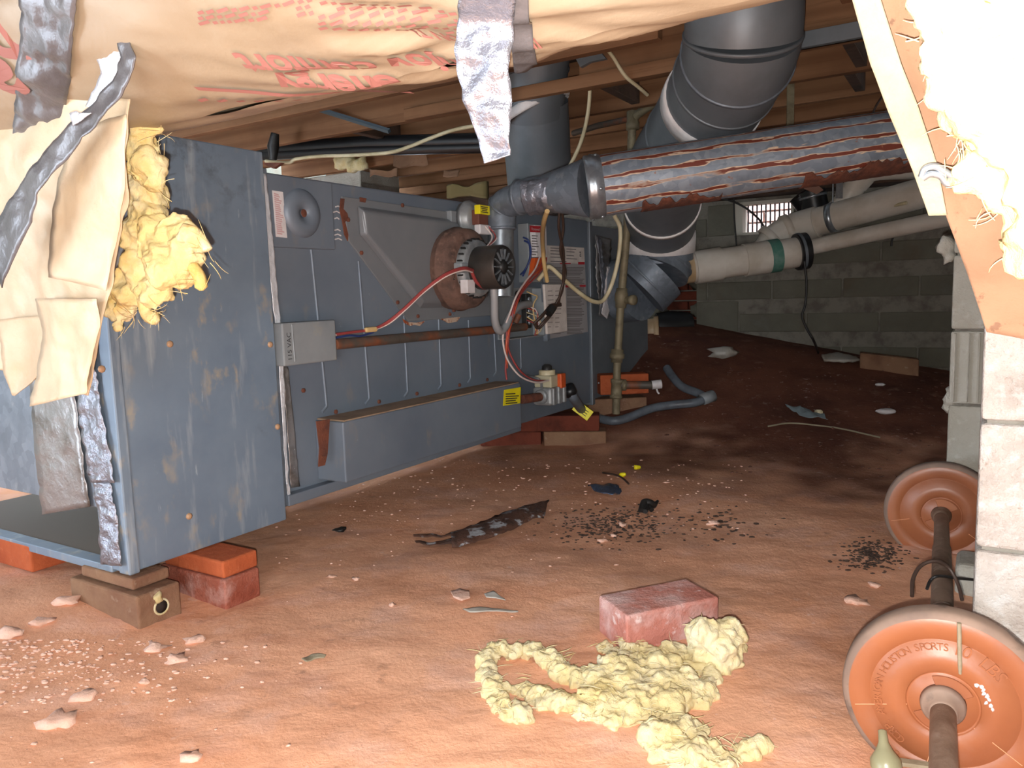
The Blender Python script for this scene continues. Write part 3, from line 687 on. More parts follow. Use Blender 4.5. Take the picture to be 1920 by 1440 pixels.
# poster of printed instructions on the cabinet
pst = B().prism(fpoly([(1018, 459), (1095, 464), (1102, 622), (1021, 637)], .001), NX * .001).build('instruction_poster', mat('poster_grey', (156, 152, 152), .7), FURN)
po = B().prism(fpoly([(1018, 460), (1095, 465), (1096, 495), (1019, 492)], .002), NX * .0006).build('poster_header', dirtylabel, pst)
b = B()
for col in (0, 1):
    for i in range(46):
        if i % 7 == 6: continue
        x0 = 1026 + 37 * col; y0 = 501 + 2.75 * i; 
        if 521 < y0 < 530 and False: continue
        x1 = x0 + random.uniform(24, 33); p = FP(x0, y0, .0024); q = FP(x1, y0 - .4, .0024); b.corners(p, q - p, NX * .0003, ZX * -.0042)
b.build('printed_lines', greyprint, pst)['kind'] = 'stuff'
for (x0, y0, x1, y1) in ((1050, 493, 1070, 495), (1084, 491, 1096, 496), (1055, 535, 1070, 539), (1087, 534, 1098, 538)):
    p = FP(x0, y0, .003); q = FP(x1, y0, .003); r = FP(x0, y1, .003); B().corners(p, q - p, NX * .0004, r - p).build('red_heading', red_m, pst)
b = B()
for (x0, y0, L) in ((1032, 464, 16), (1032, 469, 20), (1032, 475, 18), (1032, 481, 22), (1032, 489, 30), (1062, 466, 18), (1062, 471, 15), (1062, 478, 14), (1062, 484, 20)):
    p = FP(x0, y0, .003); q = FP(x0 + L, y0 + 1, .003); b.corners(p, q - p, NX * .0003, ZX * -.004)
b.build('printed_lines', greyprint, po)['kind'] = 'stuff'
ptext('a', 1088, 475, .003, .05, dkprint, po)
# ignition module, red-topped card and transformer
b = B(); fbox(b, FC(971, 460)[0], FC(995, 460)[0], 0, .05, FC(985, 530)[1], FC(985, 422)[1]); b.build('ignition_module', boxgrey, FURN, bevel=.003)
cdp = [FP(x, y, .055) for x, y in ((993, 423), (1014, 424), (1016, 483), (997, 482))]
cdm = B().prism(cdp, NX * .025).build('control_card', white_m, FURN)
B().prism([FP(x, y, .081) for x, y in ((993, 423), (1014, 424), (1014.5, 436), (993.5, 435))], NX * .001).build('red_heading', red_m, cdm)
ptext('Honeywell', 1004, 430, .083, .016, white_m, cdm)
b = B()
for i in range(8):
    p = FP(997, 441 + 5 * i, .0815); q = FP(997 + random.uniform(6, 15), 441.5 + 5 * i, .0815); b.corners(p, q - p, NX * .0003, ZX * -.004)
b.build('printed_lines', greyprint, cdm)['kind'] = 'stuff'
B().prism([FP(x, y, .05) for x, y in ((996, 484), (1014, 484), (1012, 503), (990, 520))], NX * .02).build('orange_tab', orange_m, FURN)
FW = [  # (pixel path with depth in front of the face, material, radius)
    ([(981, 445, .06), (990, 450, .07), (995, 465, .08), (994, 485, .08), (985, 505, .06), (976, 515, .05)], bluew, .0035),
    ([(983, 451, .06), (992, 458, .07), (994, 480, .075), (988, 500, .06), (980, 518, .05)], bluew, .0035),
    ([(1014, 455, .07), (1020, 465, .08), (1021, 480, .08), (1012, 500, .09), (995, 520, .1), (975, 545, .1), (962, 570, .11), (955, 600, .1), (950, 625, .1), (955, 660, .1), (975, 695, .12), (1000, 712, .12), (1025, 714, .12)], redw, .0038),
    ([(1012, 482, .08), (1003, 505, .1), (985, 528, .11), (968, 555, .12), (955, 590, .11), (946, 615, .1), (943, 640, .1), (952, 675, .1), (975, 705, .12), (1005, 717, .13), (1030, 713, .13)], pinkw, .0038),
    ([(1018, 460, .06), (1024, 475, .07), (1022, 495, .08), (1008, 515, .09), (985, 540, .1), (966, 570, .11), (957, 610, .1), (952, 650, .09), (948, 690, .08), (950, 712, .08)], redw, .004),
    ([(1010, 500, .08), (985, 535, .09), (970, 565, .1), (960, 600, .1), (950, 640, .1), (950, 690, .08)], mat('orange_wire', (190, 84, 56), .5), .005)]
for (P, m, r) in FW: B().tube(spline([FP(*q) for q in P], 6), r, 7).build('wire', m, FURN)
# gas valve
vc = FP(1030, 740, .1)
vb_ = B().box(vc, .13, .09, .075, FAX).build('gas_valve', greypl, FURN, bevel=.012)
for dx in (-.045, 0, .045): B().box(vc + NX * .045 + UX * dx, .022, .014, .07, FAX).build('cast_rib', greypl, vb_, bevel=.004)
B().lathe(vc - UX * .065, -UX, [(0, .03), (.012, .03), (.014, .02), (.014, 0)], 18).build('port_collar', greypl, vb_)
B().box(vc + ZX * .06, .11, .08, .05, FAX).build('valve_top', mat('dusty_valve_top', (176, 168, 140), .6), vb_, bevel=.006)
B().lathe(vc + ZX * .085 - UX * .015, ZX, [(0, .034), (.018, .034), (.02, .03), (.02, 0)], 20).build('dial', cream, vb_)
B().lathe(vc + ZX * .105 - UX * .015, ZX, [(0, .022), (.016, .02), (.022, .012), (.022, 0)], 16).build('knob', black_m, vb_)
B().box(vc + ZX * .058 + NX * .048 + UX * .02, .042, .02, .06, FAX).build('connector', orange_m, vb_, bevel=.004)
B().tube([FP(979, 749, .08), vc - UX * .06 + ZX * .0], .018, 14).build('rusty_nipple', rust_m, FURN)
B().tube(spline([vc + ZX * .03 - UX * .06, vc + ZX * .07 - UX * .08, FP(990, 705, .03)], 6), .006, 8).build('pilot_tube', greypl, FURN)
# return plenum at the far end
ru1 = plane(1221, 600, NX * FN, NX).dot(UX)
RET = thing('return_plenum', HP((fu1 + ru1) / 2, FN - .25, .16), 'dark sheet-metal return box joined to the far end of the furnace', 'plenum')
rz1 = FC(1160, 428)[1]
b = B(); fbox(b, fu1 + .025, ru1, -.5, -.02, .15, rz1); b.build('box', galvdark, RET, bevel=.005)
b = B(); fbox(b, fu1 + .002, fu1 + .03, -.5, .01, .15, rz1 + .01); b.build('joint_flange', galvdark, RET, bevel=.003)
tstrip('foil_tape', foilgrey, [(1116, 440), (1118, 520), (1124, 592)], [(1146, 448), (1146, 520), (1140, 596)], .014, RET, 40, .008)
tstrip('foil_tape', foil, [(1118, 442), (1128, 520), (1126, 585)], [(1126, 444), (1134, 520), (1130, 588)], .026, RET, 40, .008)
tstrip('torn_tape_end', white_m, [(1138, 500), (1133, 560), (1128, 588)], [(1150, 500), (1153, 560), (1138, 598)], .03, RET, 20, .006)
for (x, y) in ((1112, 412), (1122, 718)): screw(x, y, .012, RET, galvnew, .006)
# ---------------------------------------------------------------- supply plenum, nearest box
PB = atY(245, 1075, 1.63); PN = FN + .03
PN = PB.dot(NX); PU0 = PB.dot(UX)
def PP(px, py, d=0): return plane(px, py, NX * (PN + d), NX)
def PE(px, py, d=0): return plane(px, py, UX * (PU0 - d), UX)
pu1 = PP(528, 830).dot(UX); pz0 = PB.z; pz1 = PP(420, 272).z
PLN = thing('supply_plenum', HP((PU0 + pu1) / 2, PN - .35, pz0), 'tall stained sheet-metal supply box at the near end of the furnace', 'plenum')
pw = .95
def pbox(b, u0, u1, d0, d1, z0, z1): return b.corners(HP(u0, PN + d0, z0), UX * (u1 - u0), NX * (d1 - d0), ZX * (z1 - z0))
b = B(); pbox(b, PU0, pu1, -.012, 0, pz0, pz1); b.build('side_panel', plen, PLN, bevel=.003)
b = B(); pbox(b, PU0, pu1, -pw, -.013, pz1 - .012, pz1); b.build('top_panel', galv, PLN)
b = B(); pbox(b, pu1 - .012, pu1, -pw, -.013, pz0, pz1 - .013); b.build('back_panel', galv, PLN)
b = B(); pbox(b, PU0 + .02, pu1 - .013, -pw, -.013, pz0, pz0 + .006); b.build('bottom_pan', mat('dirty_pan', (120, 110, 100), .8), PLN)
b = B(); pbox(b, PU0, PU0 + .012, -pw, -.1, pz0 + .135, pz1 - .013); ep = b.build('end_panel', galv, PLN, bevel=.002)
b = B(); pbox(b, PU0 - .004, PU0 + .012, -.1, 0, pz0, pz1 - .013); b.build('corner_flange', plen, PLN, bevel=.002)
b = B(); pbox(b, PU0 - .006, PU0 + .03, -pw, -.06, pz0 - .012, pz0 + .008); b.build('bottom_lip', plen, PLN, bevel=.002)
b = B(); pbox(b, PU0 - .006, PU0 + .02, -.035, .006, pz0 - .004, pz1); b.build('corner_seam', plen, PLN, bevel=.004)
def estrip(name, m, L, R, d, parent, n=30, amp=.004):
    def fn(i, j):
        k = i * (len(L) - 1); a = min(int(k), len(L) - 2); f = k - a
        l = V((*L[a], 0)).lerp(V((*L[a + 1], 0)), f); r = V((*R[a], 0)).lerp(V((*R[a + 1], 0)), f); q = l.lerp(r, j)
        p = PE(q.x, q.y, d); return p - UX * (amp * NZ.noise(p * 40) + amp * .6 * NZ.noise(p * 110))
    return B().grid(fn, n, 10).build(name, m, parent, solid=.0015)
estrip('foil_tape', foilgrey, [(48, 640), (58, 760), (78, 965)], [(135, 620), (140, 740), (168, 950)], .008, PLN, 40)
estrip('foil_tape', foil, [(135, 620), (142, 740), (168, 905)], [(172, 620), (186, 740), (216, 905)], .014, PLN, 50, .007)
estrip('foil_tape', foil, [(172, 905), (184, 960), (190, 1058)], [(206, 905), (216, 960), (228, 1062)], .014, PLN, 30, .007)
for (x, y) in ((318, 645), (354, 968), (252, 1050), (506, 646), (190, 692), (520, 800)):
    B().lathe(PP(x, y, .0), NX, [(0, .008), (.003, .008), (.005, .004), (.005, 0)], 8).build('screw', mat('brass_screw', (176, 140, 108), .5) if 'brass_screw' not in MATS else MATS['brass_screw'], PLN)
# ---------------------------------------------------------------- flue pipe
FLUE = thing('flue_pipe', FP(940, 560, .12), 'galvanized flue pipe streaked with rust crossing from furnace to pier', 'flue')
f0 = FP(938, 556, .12); f1 = FP(939, 425, .12)
B().cyl(f0, f1, .047, 28).build('riser_pipe', galvnew, FLUE)
e0 = FP(939, 428, .12); e1 = FP(943, 388, .13); e2 = FP(975, 370, .22); e3 = FP(1022, 362, .32)
B().tube(spline([e0, e1, e2], 4)[:9], .054, 28).build('elbow', galv, FLUE)
B().tube(spline([e2, FP(998, 365, .27), e3], 5), [.058] * 11, 28).build('elbow', galv, FLUE)
for p, d, r in ((e0, ZX, .056), (e2, (e3 - e2).normalized(), .062), (e1, (e2 - e0).normalized(), .057)):
    B().lathe(p - d * .008, d, [(0, r - .006), (.003, r), (.007, r + .002), (.011, r), (.014, r - .006)], 28).build('seam', galv, FLUE)
q0 = atY(1105, 352, 2.62); q1 = atY(1690, 264, 2.56); dq = (q1 - q0).normalized(); q2 = q1 + dq * .42
B().tube([e3, e3.lerp(q0, .55), q0], [.062, .081, .099], 32).build('increaser', galv, FLUE)
B().tube([q0 + dq * .02, q0.lerp(q1, .5), q1, q2], .1, 36, False).build('pipe', flue_m, FLUE)
B().lathe(q0 - dq * .0, dq, [(-.012, .098), (-.008, .104), (.0, .105), (.006, .104), (.012, .107), (.02, .106), (.04, .103), (.045, .099)], 36).build('collar', galvnew, FLUE)
for a in (.2, 1.4, 2.6, 3.8, 5.1):
    x, y, d = basis(dq); rad = x * math.cos(a) + y * math.sin(a); B().lathe(q0 + dq * .03 + rad * .102, rad, [(0, .006), (.004, .006), (.006, .003), (.006, 0)], 8).build('screw', galvnew, FLUE)
# patch of crinkled foil and a rust blister along the underside
def onpipe(c, d, r, ang, s):
    side = d.cross(ZX).normalized(); up = side.cross(d).normalized()
    return c + d * s + (side * math.cos(ang) + up * math.sin(ang)) * r
def wrap(c, d, r, a0, a1, s0, s1, name, m, parent, amp, nu=24, nv=14, solid=.002, rag=0):
    def fn(i, j):
        s = s0 + (s1 - s0) * i; rg = rag * NZ.noise(V((s * 14, 3, r))) + rag * .5 * NZ.noise(V((s * 50, 8, r)))
        a = a0 + (a1 + rg - a0) * j; p = onpipe(c, d, r, a, s); return onpipe(c, d, r + amp * (.5 + NZ.noise(p * 60)), a, s)
    return B().grid(fn, nu, nv).build(name, m, parent, solid=solid)
d2 = (q0 - e3).normalized()
wrap(e3, d2, .066, -1.9, .6, -.06, .05, 'foil_patch', foil, FLUE, .008)
wrap(q0, dq, .1015, -1.75, -1.0, .16, .42, 'rust_patch', rust_m, FLUE, .002, 50, 8, .003, .5)
wrap(q0, dq, .1015, -1.75, -.78, .68, 1.06, 'rust_patch', rust_m, FLUE, .002, 60, 8, .003, .5)
# ---------------------------------------------------------------- large round duct with white mastic bands
DU = thing('round_duct', atY(1250, 480, 3.8), 'large grey round duct bending down behind the rusty flue, white sealed bands', 'duct')
a0 = atY(1392, -70, 2.42); a1 = atY(1392, 66, 2.45); a2 = atY(1366, 140, 2.62); a3 = atY(1250, 330, 3.3); a4 = atY(1237, 425, 3.85)
R1 = .175
DP_ = spline([a0, a1, a2, a2.lerp(a3, .5), a3, a4], 8)
def section(i, j, r, nm, m=galvdark):
    t0 = (DP_[i + 1] - DP_[i]).normalized(); B().tube(DP_[i:j + 1], r, 40).build(nm, m, DU)
section(0, 8, R1, 'upper_pipe'); section(8, 12, R1 + .002, 'elbow_gore'); section(12, 17, R1, 'elbow_gore'); section(17, 32, R1 - .003, 'sloping_pipe'); section(32, 40, R1 - .005, 'elbow_gore')
def dband(i, r, wdt, m, nm):
    band(DP_[i], DP_[i + 1] - DP_[i - 1], r, wdt, m, nm, DU)
def band(c, d, r, wdt, m, nm, par):
    d = V(d).normalized(); B().lathe(V(c) - d * wdt / 2, d, [(0, r - .004), (.001, r + .003), (wdt * .3, r + .004), (wdt - .001, r + .003), (wdt, r - .004)], 44).build(nm, m, par)
dband(8, R1 + .002, .012, galvdark, 'seam'); dband(12, R1 + .003, .012, galv, 'seam'); dband(17, R1, .012, galvdark, 'seam')
dband(20, R1 - .001, .062, greypaint, 'mastic_band'); dband(25, R1 - .002, .012, galvdark, 'seam'); dband(36, R1 - .003, .03, greypaint, 'mastic_band')
c0 = atY(1237, 428, 3.87); c1 = atY(1236, 486, 3.9); c2 = atY(1220, 522, 3.88); c3 = atY(1165, 545, 3.96)
B().tube([c0 + ZX * .03, c1], R1 - .008, 40).build('collar', galv, DU)
band(c0.lerp(c1, .42), c1 - c0, R1 - .002, .1, greypaint, 'mastic_band', DU)
B().tube([c1, c2 + V((.02, 0, .03))], [R1 - .01, R1 - .006], 40).build('elbow_gore', galv, DU)
B().tube([c2 + V((.025, 0, .035)), c2 + V((-.06, .0, -.05))], [R1 - .006, R1 - .008], 40).build('elbow_gore', galv, DU)
B().tube([c2 + V((-.055, 0, -.045)), c3], R1 - .01, 40).build('elbow_gore', galv, DU)
band(c1 + V((0, 0, -.01)), c2 - c1, R1 - .006, .012, galv, 'seam', DU)
band(c2 + V((-.02, 0, -.0)), V((-.5, .1, -.5)), R1 - .004, .012, galv, 'seam', DU)
# ---------------------------------------------------------------- second round duct rising from behind the furnace
D2 = thing('round_duct', atY(1010, 330, 3.6), 'dark vertical round duct behind the hanging foil strip, white band near top', 'duct')
b0 = atY(1012, 345, 3.62); b1 = atY(1002, 215, 3.45); b2 = atY(1000, 190, 3.42); b3 = atY(1008, 70, 3.3); b4 = atY(1012, -20, 3.3)
B().tube([b0, b1 + V((0, 0, .05))], .148, 36).build('lower_pipe', galvdark, D2)
B().tube([b1, b2, b3], [.134, .134, .142], 36).build('elbow_gore', galvdark, D2)
B().tube([b3, b4], .138, 36).build('upper_pipe', galvdark, D2)
def oblique(c, r, h, k, m, nm, par):
    def fn(i, j):
        a = 2 * math.pi * i; rr = r + (.004 if .1 < j < .9 else 0); return V(c) + V((math.cos(a) * rr, math.sin(a) * rr, (j - .5) * h + k * math.cos(a) * rr))
    B().grid(fn, 49, 5).build(nm, m, par, solid=.003)
oblique(b1.lerp(b2, .3) + V((0, 0, .01)), .151, .045, .45, greypaint, 'mastic_band', D2)
oblique(b1.lerp(b2, .3) + V((0, 0, .05)), .150, .008, .45, galvnew, 'seam', D2)
oblique(b2.lerp(b3, .42), .141, .012, .12, galv, 'seam', D2)
# ---------------------------------------------------------------- gas riser with tees and valve
RY = 3.72
def rp(px, py): return atY(px, py, RY)
GR = thing('gas_riser', rp(1155, 770), 'weathered steel gas riser standing beside the return box', 'pipe')
r0 = rp(1155, 776); r1 = rp(1178, 400); r2 = atY(1186, 222, 3.62)
B().tube([r0, rp(1157, 690), rp(1163, 580)], .019, 14).build('lower_pipe', oldpipe, GR)
B().tube([rp(1163, 582), r1, r2], .019, 14).build('upper_pipe', oldpipe, GR)
dr = (r1 - r0).normalized()
def fitting(p, d, prof, nm, m=oldpipe): return B().lathe(p, d, prof, 16).build(nm, m, GR)
fitting(rp(1156, 730), dr, [(-.045, .0), (-.045, .03), (-.03, .031), (-.028, .027), (.03, .027), (.032, .031), (.05, .031), (.05, 0)], 'tee')
fitting(rp(1157, 668), dr, [(-.03, 0), (-.03, .028), (-.012, .028), (-.01, .036), (.012, .036), (.014, .03), (.034, .03), (.034, 0)], 'union')
fitting(rp(1165, 558), dr, [(-.05, 0), (-.05, .026), (-.02, .028), (-.015, .032), (.02, .032), (.025, .028), (.045, .026), (.045, 0)], 'valve')
fitting(rp(1168, 563), V((.6, -.8, 0)), [(.02, .018), (.05, .018), (.055, .024), (.075, .024), (.078, .01), (.078, 0)], 'valve_stem')
fitting(r2 - ZX * .05, ZX, [(0, 0), (0, .03), (.03, .031), (.034, .027), (.08, .027), (.09, 0)], 'tee')
t0 = rp(1160, 722); t1 = rp(1228, 722)
B().tube([t0, t1], .02, 14).build('side_nipple', ironpipe, GR)
B().lathe(rp(1166, 722), t1 - t0, [(0, .0), (0, .028), (.02, .028), (.02, 0)], 16).build('tee_port', oldpipe, GR)
B().tube([rp(1222, 722), rp(1240, 720)], .022, 14).build('white_sealant', white_m, GR)
B().tube(spline([rp(1229, 722), rp(1233, 735), rp(1236, 738)], 4), .005, 6).build('sealant_drip', white_m, GR)
B().tube([r2 - ZX * .0 + V((0, 0, 0)), atY(1215, 200, 3.55), atY(1268, 178, 3.4)], .019, 12).build('branch_pipe', oldpipe, GR)
B().tube([r2, atY(1120, 236, 3.75), atY(1075, 250, 3.9)], .014, 10).build('branch_pipe', ironpipe, GR)
# grey flexible gas hose with yellow tag
HO = thing('gas_hose', gp(1150, 800), 'grey flexible gas hose looping over the dirt to the valve', 'hose')
hp = [FP(1068, 733, .12), FP(1078, 750, .13), atY(1099, 777, 3.52)] + [gp(x, y) + ZX * z for x, y, z in ((1120, 795, .03), (1150, 797, .02), (1180, 790, .02), (1220, 774, .02), (1260, 767, .02), (1300, 763, .02), (1322, 755, .02), (1310, 749, .03), (1280, 744, .05), (1262, 733, .07), (1250, 722, .09))]
HP_ = spline(hp, 6)
B().tube(HP_, .021, 14).build('hose', hose_m, HO)
B().lathe(hp[0], hp[1] - hp[0], [(-.02, 0), (-.02, .03), (.015, .03), (.02, .022), (.02, 0)], 14).build('end_nut', rubber, HO)
B().lathe(hp[9] - (hp[9] - hp[8]) * .3, hp[9] - hp[8], [(0, 0), (0, .03), (.07, .03), (.07, 0)], 14).build('end_nut', boxgrey, HO)
tg = HP_[10]; td = (CR * .8 - CU * .6).normalized(); tn = (CAM - tg).normalized(); tn = (tn - td * tn.dot(td)).normalized()
tg2 = B().box(tg + tn * .027, .085, .05, .004, (td, td.cross(tn), tn)).build('yellow_tag', yel, HO, bevel=.001)
b = B()
for k in range(3): b.box(tg + tn * .0295 + td.cross(tn) * (.012 - .011 * k), .05, .003, .0006, (td, td.cross(tn), tn))
b.build('printed_lines', dkprint, tg2)['kind'] = 'stuff'
# ---------------------------------------------------------------- drain pipes at the back
DP = thing('drain_pipe', atY(1390, 490, 4.15), 'wide white plastic drain pipe with green cement ring and black end cap', 'pipe')
def dpt(x, y): return atY(x, y, 4.1)
g0, g1 = dpt(1235, 512), dpt(1502, 472); gd = (g1 - g0).normalized()
B().tube([g0, dpt(1300, 502)], .078, 28).build('stained_end', pvcbr, DP)
B().tube([dpt(1298, 502), g1], .079, 28).build('pipe', pvc, DP)
B().tube([dpt(1302, 502), dpt(1352, 494)], .087, 28).build('coupling', pvc, DP, bevel=.003)
B().tube([dpt(1395, 488), dpt(1452, 480)], .086, 28).build('coupling', pvc, DP, bevel=.003)
B().tube([dpt(1440, 481.5), dpt(1460, 478.5)], .0875, 28).build('cement_ring', green_m, DP)
B().tube([dpt(1493, 473), dpt(1512, 470)], .096, 28).build('end_cap', rubber, DP, bevel=.006)
B().tube([dpt(1497, 472.5), dpt(1502, 471.5)], .099, 28).build('clamp', galvdark, DP)
T1 = thing('drain_pipe', atY(1640, 436, 4.0), 'slim white plastic pipe leaving the black-capped drain', 'pipe')
B().tube([atY(1490, 470, 4.12), atY(1640, 437, 3.9), atY(1800, 404, 3.6)], .041, 20).build('pipe', pvc, T1)
T2 = thing('drain_pipe', atY(1600, 390, 4.2), 'upper white plastic drain pipe held by strap hangers below the vent', 'pipe')
h0, h1 = atY(1488, 428, 4.3), atY(1800, 342, 3.75)
B().tube([h0, h0.lerp(h1, .5), h1], .075, 26).build('pipe', pvc, T2)
B().tube([h0.lerp(h1, .0), h0.lerp(h1, .16)], .084, 26).build('coupling', pvc, T2, bevel=.003)
B().tube(spline([h0.lerp(h1, .03), atY(1462, 440, 4.3), atY(1440, 465, 4.3), atY(1430, 500, 4.3)], 5), .078, 24).build('elbow', pvc, T2)
for (x, y, d) in ((1476, 432, V((-1, .1, -.35))), (1447, 449, V((-.8, .1, -.7)))):
    p = atY(x, y, 4.3); B().lathe(p, d, [(-.02, .076), (-.018, .088), (.02, .088), (.022, .076)], 26).build('elbow_rim', pvc, T2)
for (x, y) in ((1568, 406),):
    p = h0.lerp(h1, .26); B().lathe(p, h1 - h0, [(-.017, .0755), (-.017, .079), (.017, .079), (.017, .0755)], 26).build('strap', galvnew, T2)
    B().tube([p + ZX * .078, p + ZX * .35], .004, 6).build('strap_hanger', galvnew, T2)
    B().box(p + ZX * .17 + V((0, -.08, 0)), .035, .004, .16).build('strap_tail', galvnew, T2)
T3 = thing('drain_pipe', atY(1640, 350, 4.2), 'short sloping white drain branch with elbow under the floor timbers', 'pipe')
B().tube(spline([atY(1720, 314, 4.0), atY(1640, 318, 4.1), atY(1612, 335, 4.15), atY(1590, 370, 4.2), atY(1566, 398, 4.25)], 5), .058, 20).build('pipe', pvc, T3)
B().tube([atY(1597, 358, 4.19), atY(1585, 376, 4.21)], .066, 20).build('coupling', pvc, T3)
B().tube([atY(1620, 326, 4.14), atY(1605, 343, 4.17)], .066, 20).build('coupling', pvc, T3)
RB = thing('rubber_coupling', atY(1520, 385, 4.4), 'black rubber coupling hanging near the vent with a torn paper on top', 'coupling')
B().tube([atY(1522, 358, 4.4), atY(1530, 398, 4.4)], [.07, .075], 24).build('sleeve', rubber, RB, bevel=.008)
B().tube([atY(1498, 366, 4.45), atY(1512, 384, 4.45)], .06, 20).build('sleeve', rubber, RB, bevel=.008)
for (x, y) in ((1523, 366), (1529, 392)):
    B().lathe(atY(x, y, 4.4), atY(1530, 398, 4.4) - atY(1522, 358, 4.4), [(0, .073), (0, .078), (.014, .078), (.014, .073)], 24).build('clamp', galvnew, RB)
B().prism([atY(x, y, 4.32) for x, y in ((1504, 346), (1530, 344), (1544, 356), (1532, 364), (1522, 360), (1508, 354))], V((0, .004, 0))).build('torn_paper', mat('torn_brown_paper', (150, 112, 96), .8), RB)
B().lathe(atY(1534, 404, 4.36), V((.1, -.9, .3)), [(0, .045), (.03, .05), (.035, .046), (.035, .035), (.03, .034)], 20).build('pipe_stub', pvc, RB)
# dark pipe and yellowed stub near the hole in the block wall
S1 = thing('drain_stub', atY(1225, 620, 4.9), 'yellowed pipe stub with rim beside the return box', 'pipe')
B().tube([atY(1205, 622, 4.72), atY(1232, 619, 4.7)], .075, 22).build('stub', pvcbr, S1, bevel=.004)
B().lathe(atY(1226, 620, 4.7), V((1, -.2, .03)), [(0, .076), (0, .088), (.03, .088), (.03, .076)], 24).build('rim', pvcbr, S1)
S2 = B().tube([atY(1232, 612, 4.85), atY(1262, 609, 4.85), atY(1292, 606, 4.88)], [.085, .088, .07], 20).build('black_pipe', rubber)
tag(S2, 'black pipe end lying before the broken wall hole', 'pipe')
# ---------------------------------------------------------------- wires and cables
def cable(pts, r, m, label, cat='cable', name='cable', n=8, group=None):
    o = B().tube(spline(pts, n), r, 7).build(name, m); return tag(o, label, cat, group)
cable([atw(498, 302, 2.75), atw(540, 305, 2.76), atw(556, 298, 2.77), atw(600, 293, 2.78), atw(660, 291, 2.78), atw(730, 286, 2.78), atw(770, 274, 2.78), atw(810, 258, 2.79), atw(850, 244, 2.8), atw(900, 234, 2.8)], .0085, cream, 'cream cable sagging along the dark joist above the furnace')
cable([atY(1097, 95, 3.2), atY(1106, 130, 3.2), atY(1105, 190, 3.2), atY(1098, 235, 3.2), atY(1086, 275, 3.2), atY(1068, 312, 3.25)], .008, cream, 'cream cable hanging in a bow beside the vertical duct')
cable([atY(1135, 88, 3.0), atY(1150, 108, 3.0), atY(1172, 142, 3.0), atY(1198, 164, 3.05), atY(1214, 178, 3.1)], .007, cream, 'cream cable running over the joist face to the gas pipe')
cable([FP(1026, 396, .35), FP(1020, 415, .3), FP(1017, 440, .2), FP(1018, 470, .12), FP(1021, 500, .1), FP(1026, 528, .09)], .009, tan, 'flat tan cable dropping from flue to control box')
cable([atY(1152, 404, 3.35), atY(1163, 430, 3.35), atY(1160, 480, 3.35), atY(1148, 530, 3.35), atY(1132, 562, 3.35), atY(1112, 565, 3.3), atY(1085, 548, 3.25), atY(1055, 522, 3.2), FP(1030, 500, .1), FP(1020, 512, .08), FP(1008, 526, .06)], .0095, cream, 'cream cable looping from flue down across the poster')
bw = thing('thermostat_wire', FP(1050, 480, .3), 'dark brown wire with a tied coil hanging over the control box', 'wire')
for (dx, k) in ((-2, 0), (3, 1)):
    B().tube(spline([FP(1051 + dx, 396, .3), FP(1051 + dx * 1.6, 430, .28), FP(1054 - dx, 470, .25), FP(1058 + dx * .7, 510, .22), FP(1053 - dx * .5, 545, .2), FP(1044 + dx, 570, .18)], 8), .0055, 7).build('strand', brownwire, bw)
for k in range(6):
    o1 = random.uniform(-3, 3); o2 = random.uniform(-3, 3)
    B().tube(spline([FP(1046 + o1, 566, .18), FP(1036 + o2, 582 + o1, .18), FP(1022 + o1, 600 + o2, .17), FP(1008 + o2, 614 + o1, .15), FP(1003 + o1, 606, .15), FP(1014 + o2, 594, .17), FP(1032, 574 + o1, .18), FP(1050 + o1, 570 + o2, .18)], 6), .005, 6).build('coil_turn', brownwire, bw)
B().tube([FP(1036, 576, .19), FP(1028, 588, .185)], .017, 10).build('tie_wrap', black_m, bw)
cable([atY(1508, 490, 4.0), atY(1512, 530, 4.0), atY(1510, 570, 4.0), atY(1504, 592, 4.0), atY(1512, 615, 4.0), atY(1526, 640, 4.0), gp(1534, 662)], .006, black_m, 'thin black wire dangling from the capped drain to the dirt', 'wire', 'hanging_wire')
cable([atw(1376, 372, 4.6), atw(1377, 410, 4.6), atw(1381, 462, 4.6)], .005, black_m, 'thin black wire hanging straight in front of the vent', 'wire', 'hanging_wire')
cable([atw(1300, 370, 4.5), atw(1360, 374, 4.55), atw(1395, 388, 4.6), atw(1420, 408, 4.6), atw(1432, 424, 4.6)], .006, black_m, 'black wire slanting across the top corner of the vent', 'wire', 'hanging_wire')
cable([atw(1493, 402, 4.5), atw(1560, 404, 4.45), atw(1620, 398, 4.4), atw(1700, 380, 4.3)], .009, cream, 'cream cable lying along the upper drain pipe')
cable([atY(1308, 372, 4.0), atY(1300, 405, 4.0), atY(1297, 430, 4.0)], .004, cream, 'thin cream string beside the lower duct collar', 'string', 'string')
cable([atY(1690, 150, 3.0), atY(1648, 190, 3.0), atY(1628, 235, 3.0)], .004, brownwire, 'thin brown wire curving from joist to flue top', 'wire', 'hanging_wire')
cable([atY(1762, 432, 3.8) if False else atY(1676, 442, 4.3), atY(1672, 452, 4.3), atY(1671, 462, 4.3)], .006, black_m, 'short black wire stub poking from the block wall', 'wire', 'hanging_wire')
for (k, (y0, y1, y2, r)) in enumerate(((282, 268, 262, .035), (292, 281, 274, .03))):
    o = B().tube([atw(470, y0, 3.15), atw(680, y1, 3.15), atw(960, y2, 3.15)], r, 14).build('black_pipe', rubber)
    tag(o, ('upper' if k == 0 else 'lower') + ' of two black pipes strapped under the joists behind the furnace', 'pipe')
hg = thing('pipe_hanger', atw(514, 300, 2.72), 'black strap hanger with rusty foot above the furnace panel', 'hanger')
B().tube([atw(516, 250, 2.72), atw(512, 275, 2.72), atw(512, 300, 2.72)], [.02, .03, .018], 8).build('strap', black_m, hg)
B().prism([atw(x, y, 2.7) for x, y in ((488, 305), (528, 305), (512, 316))], UX * .02).build('foot', rust_m, hg)
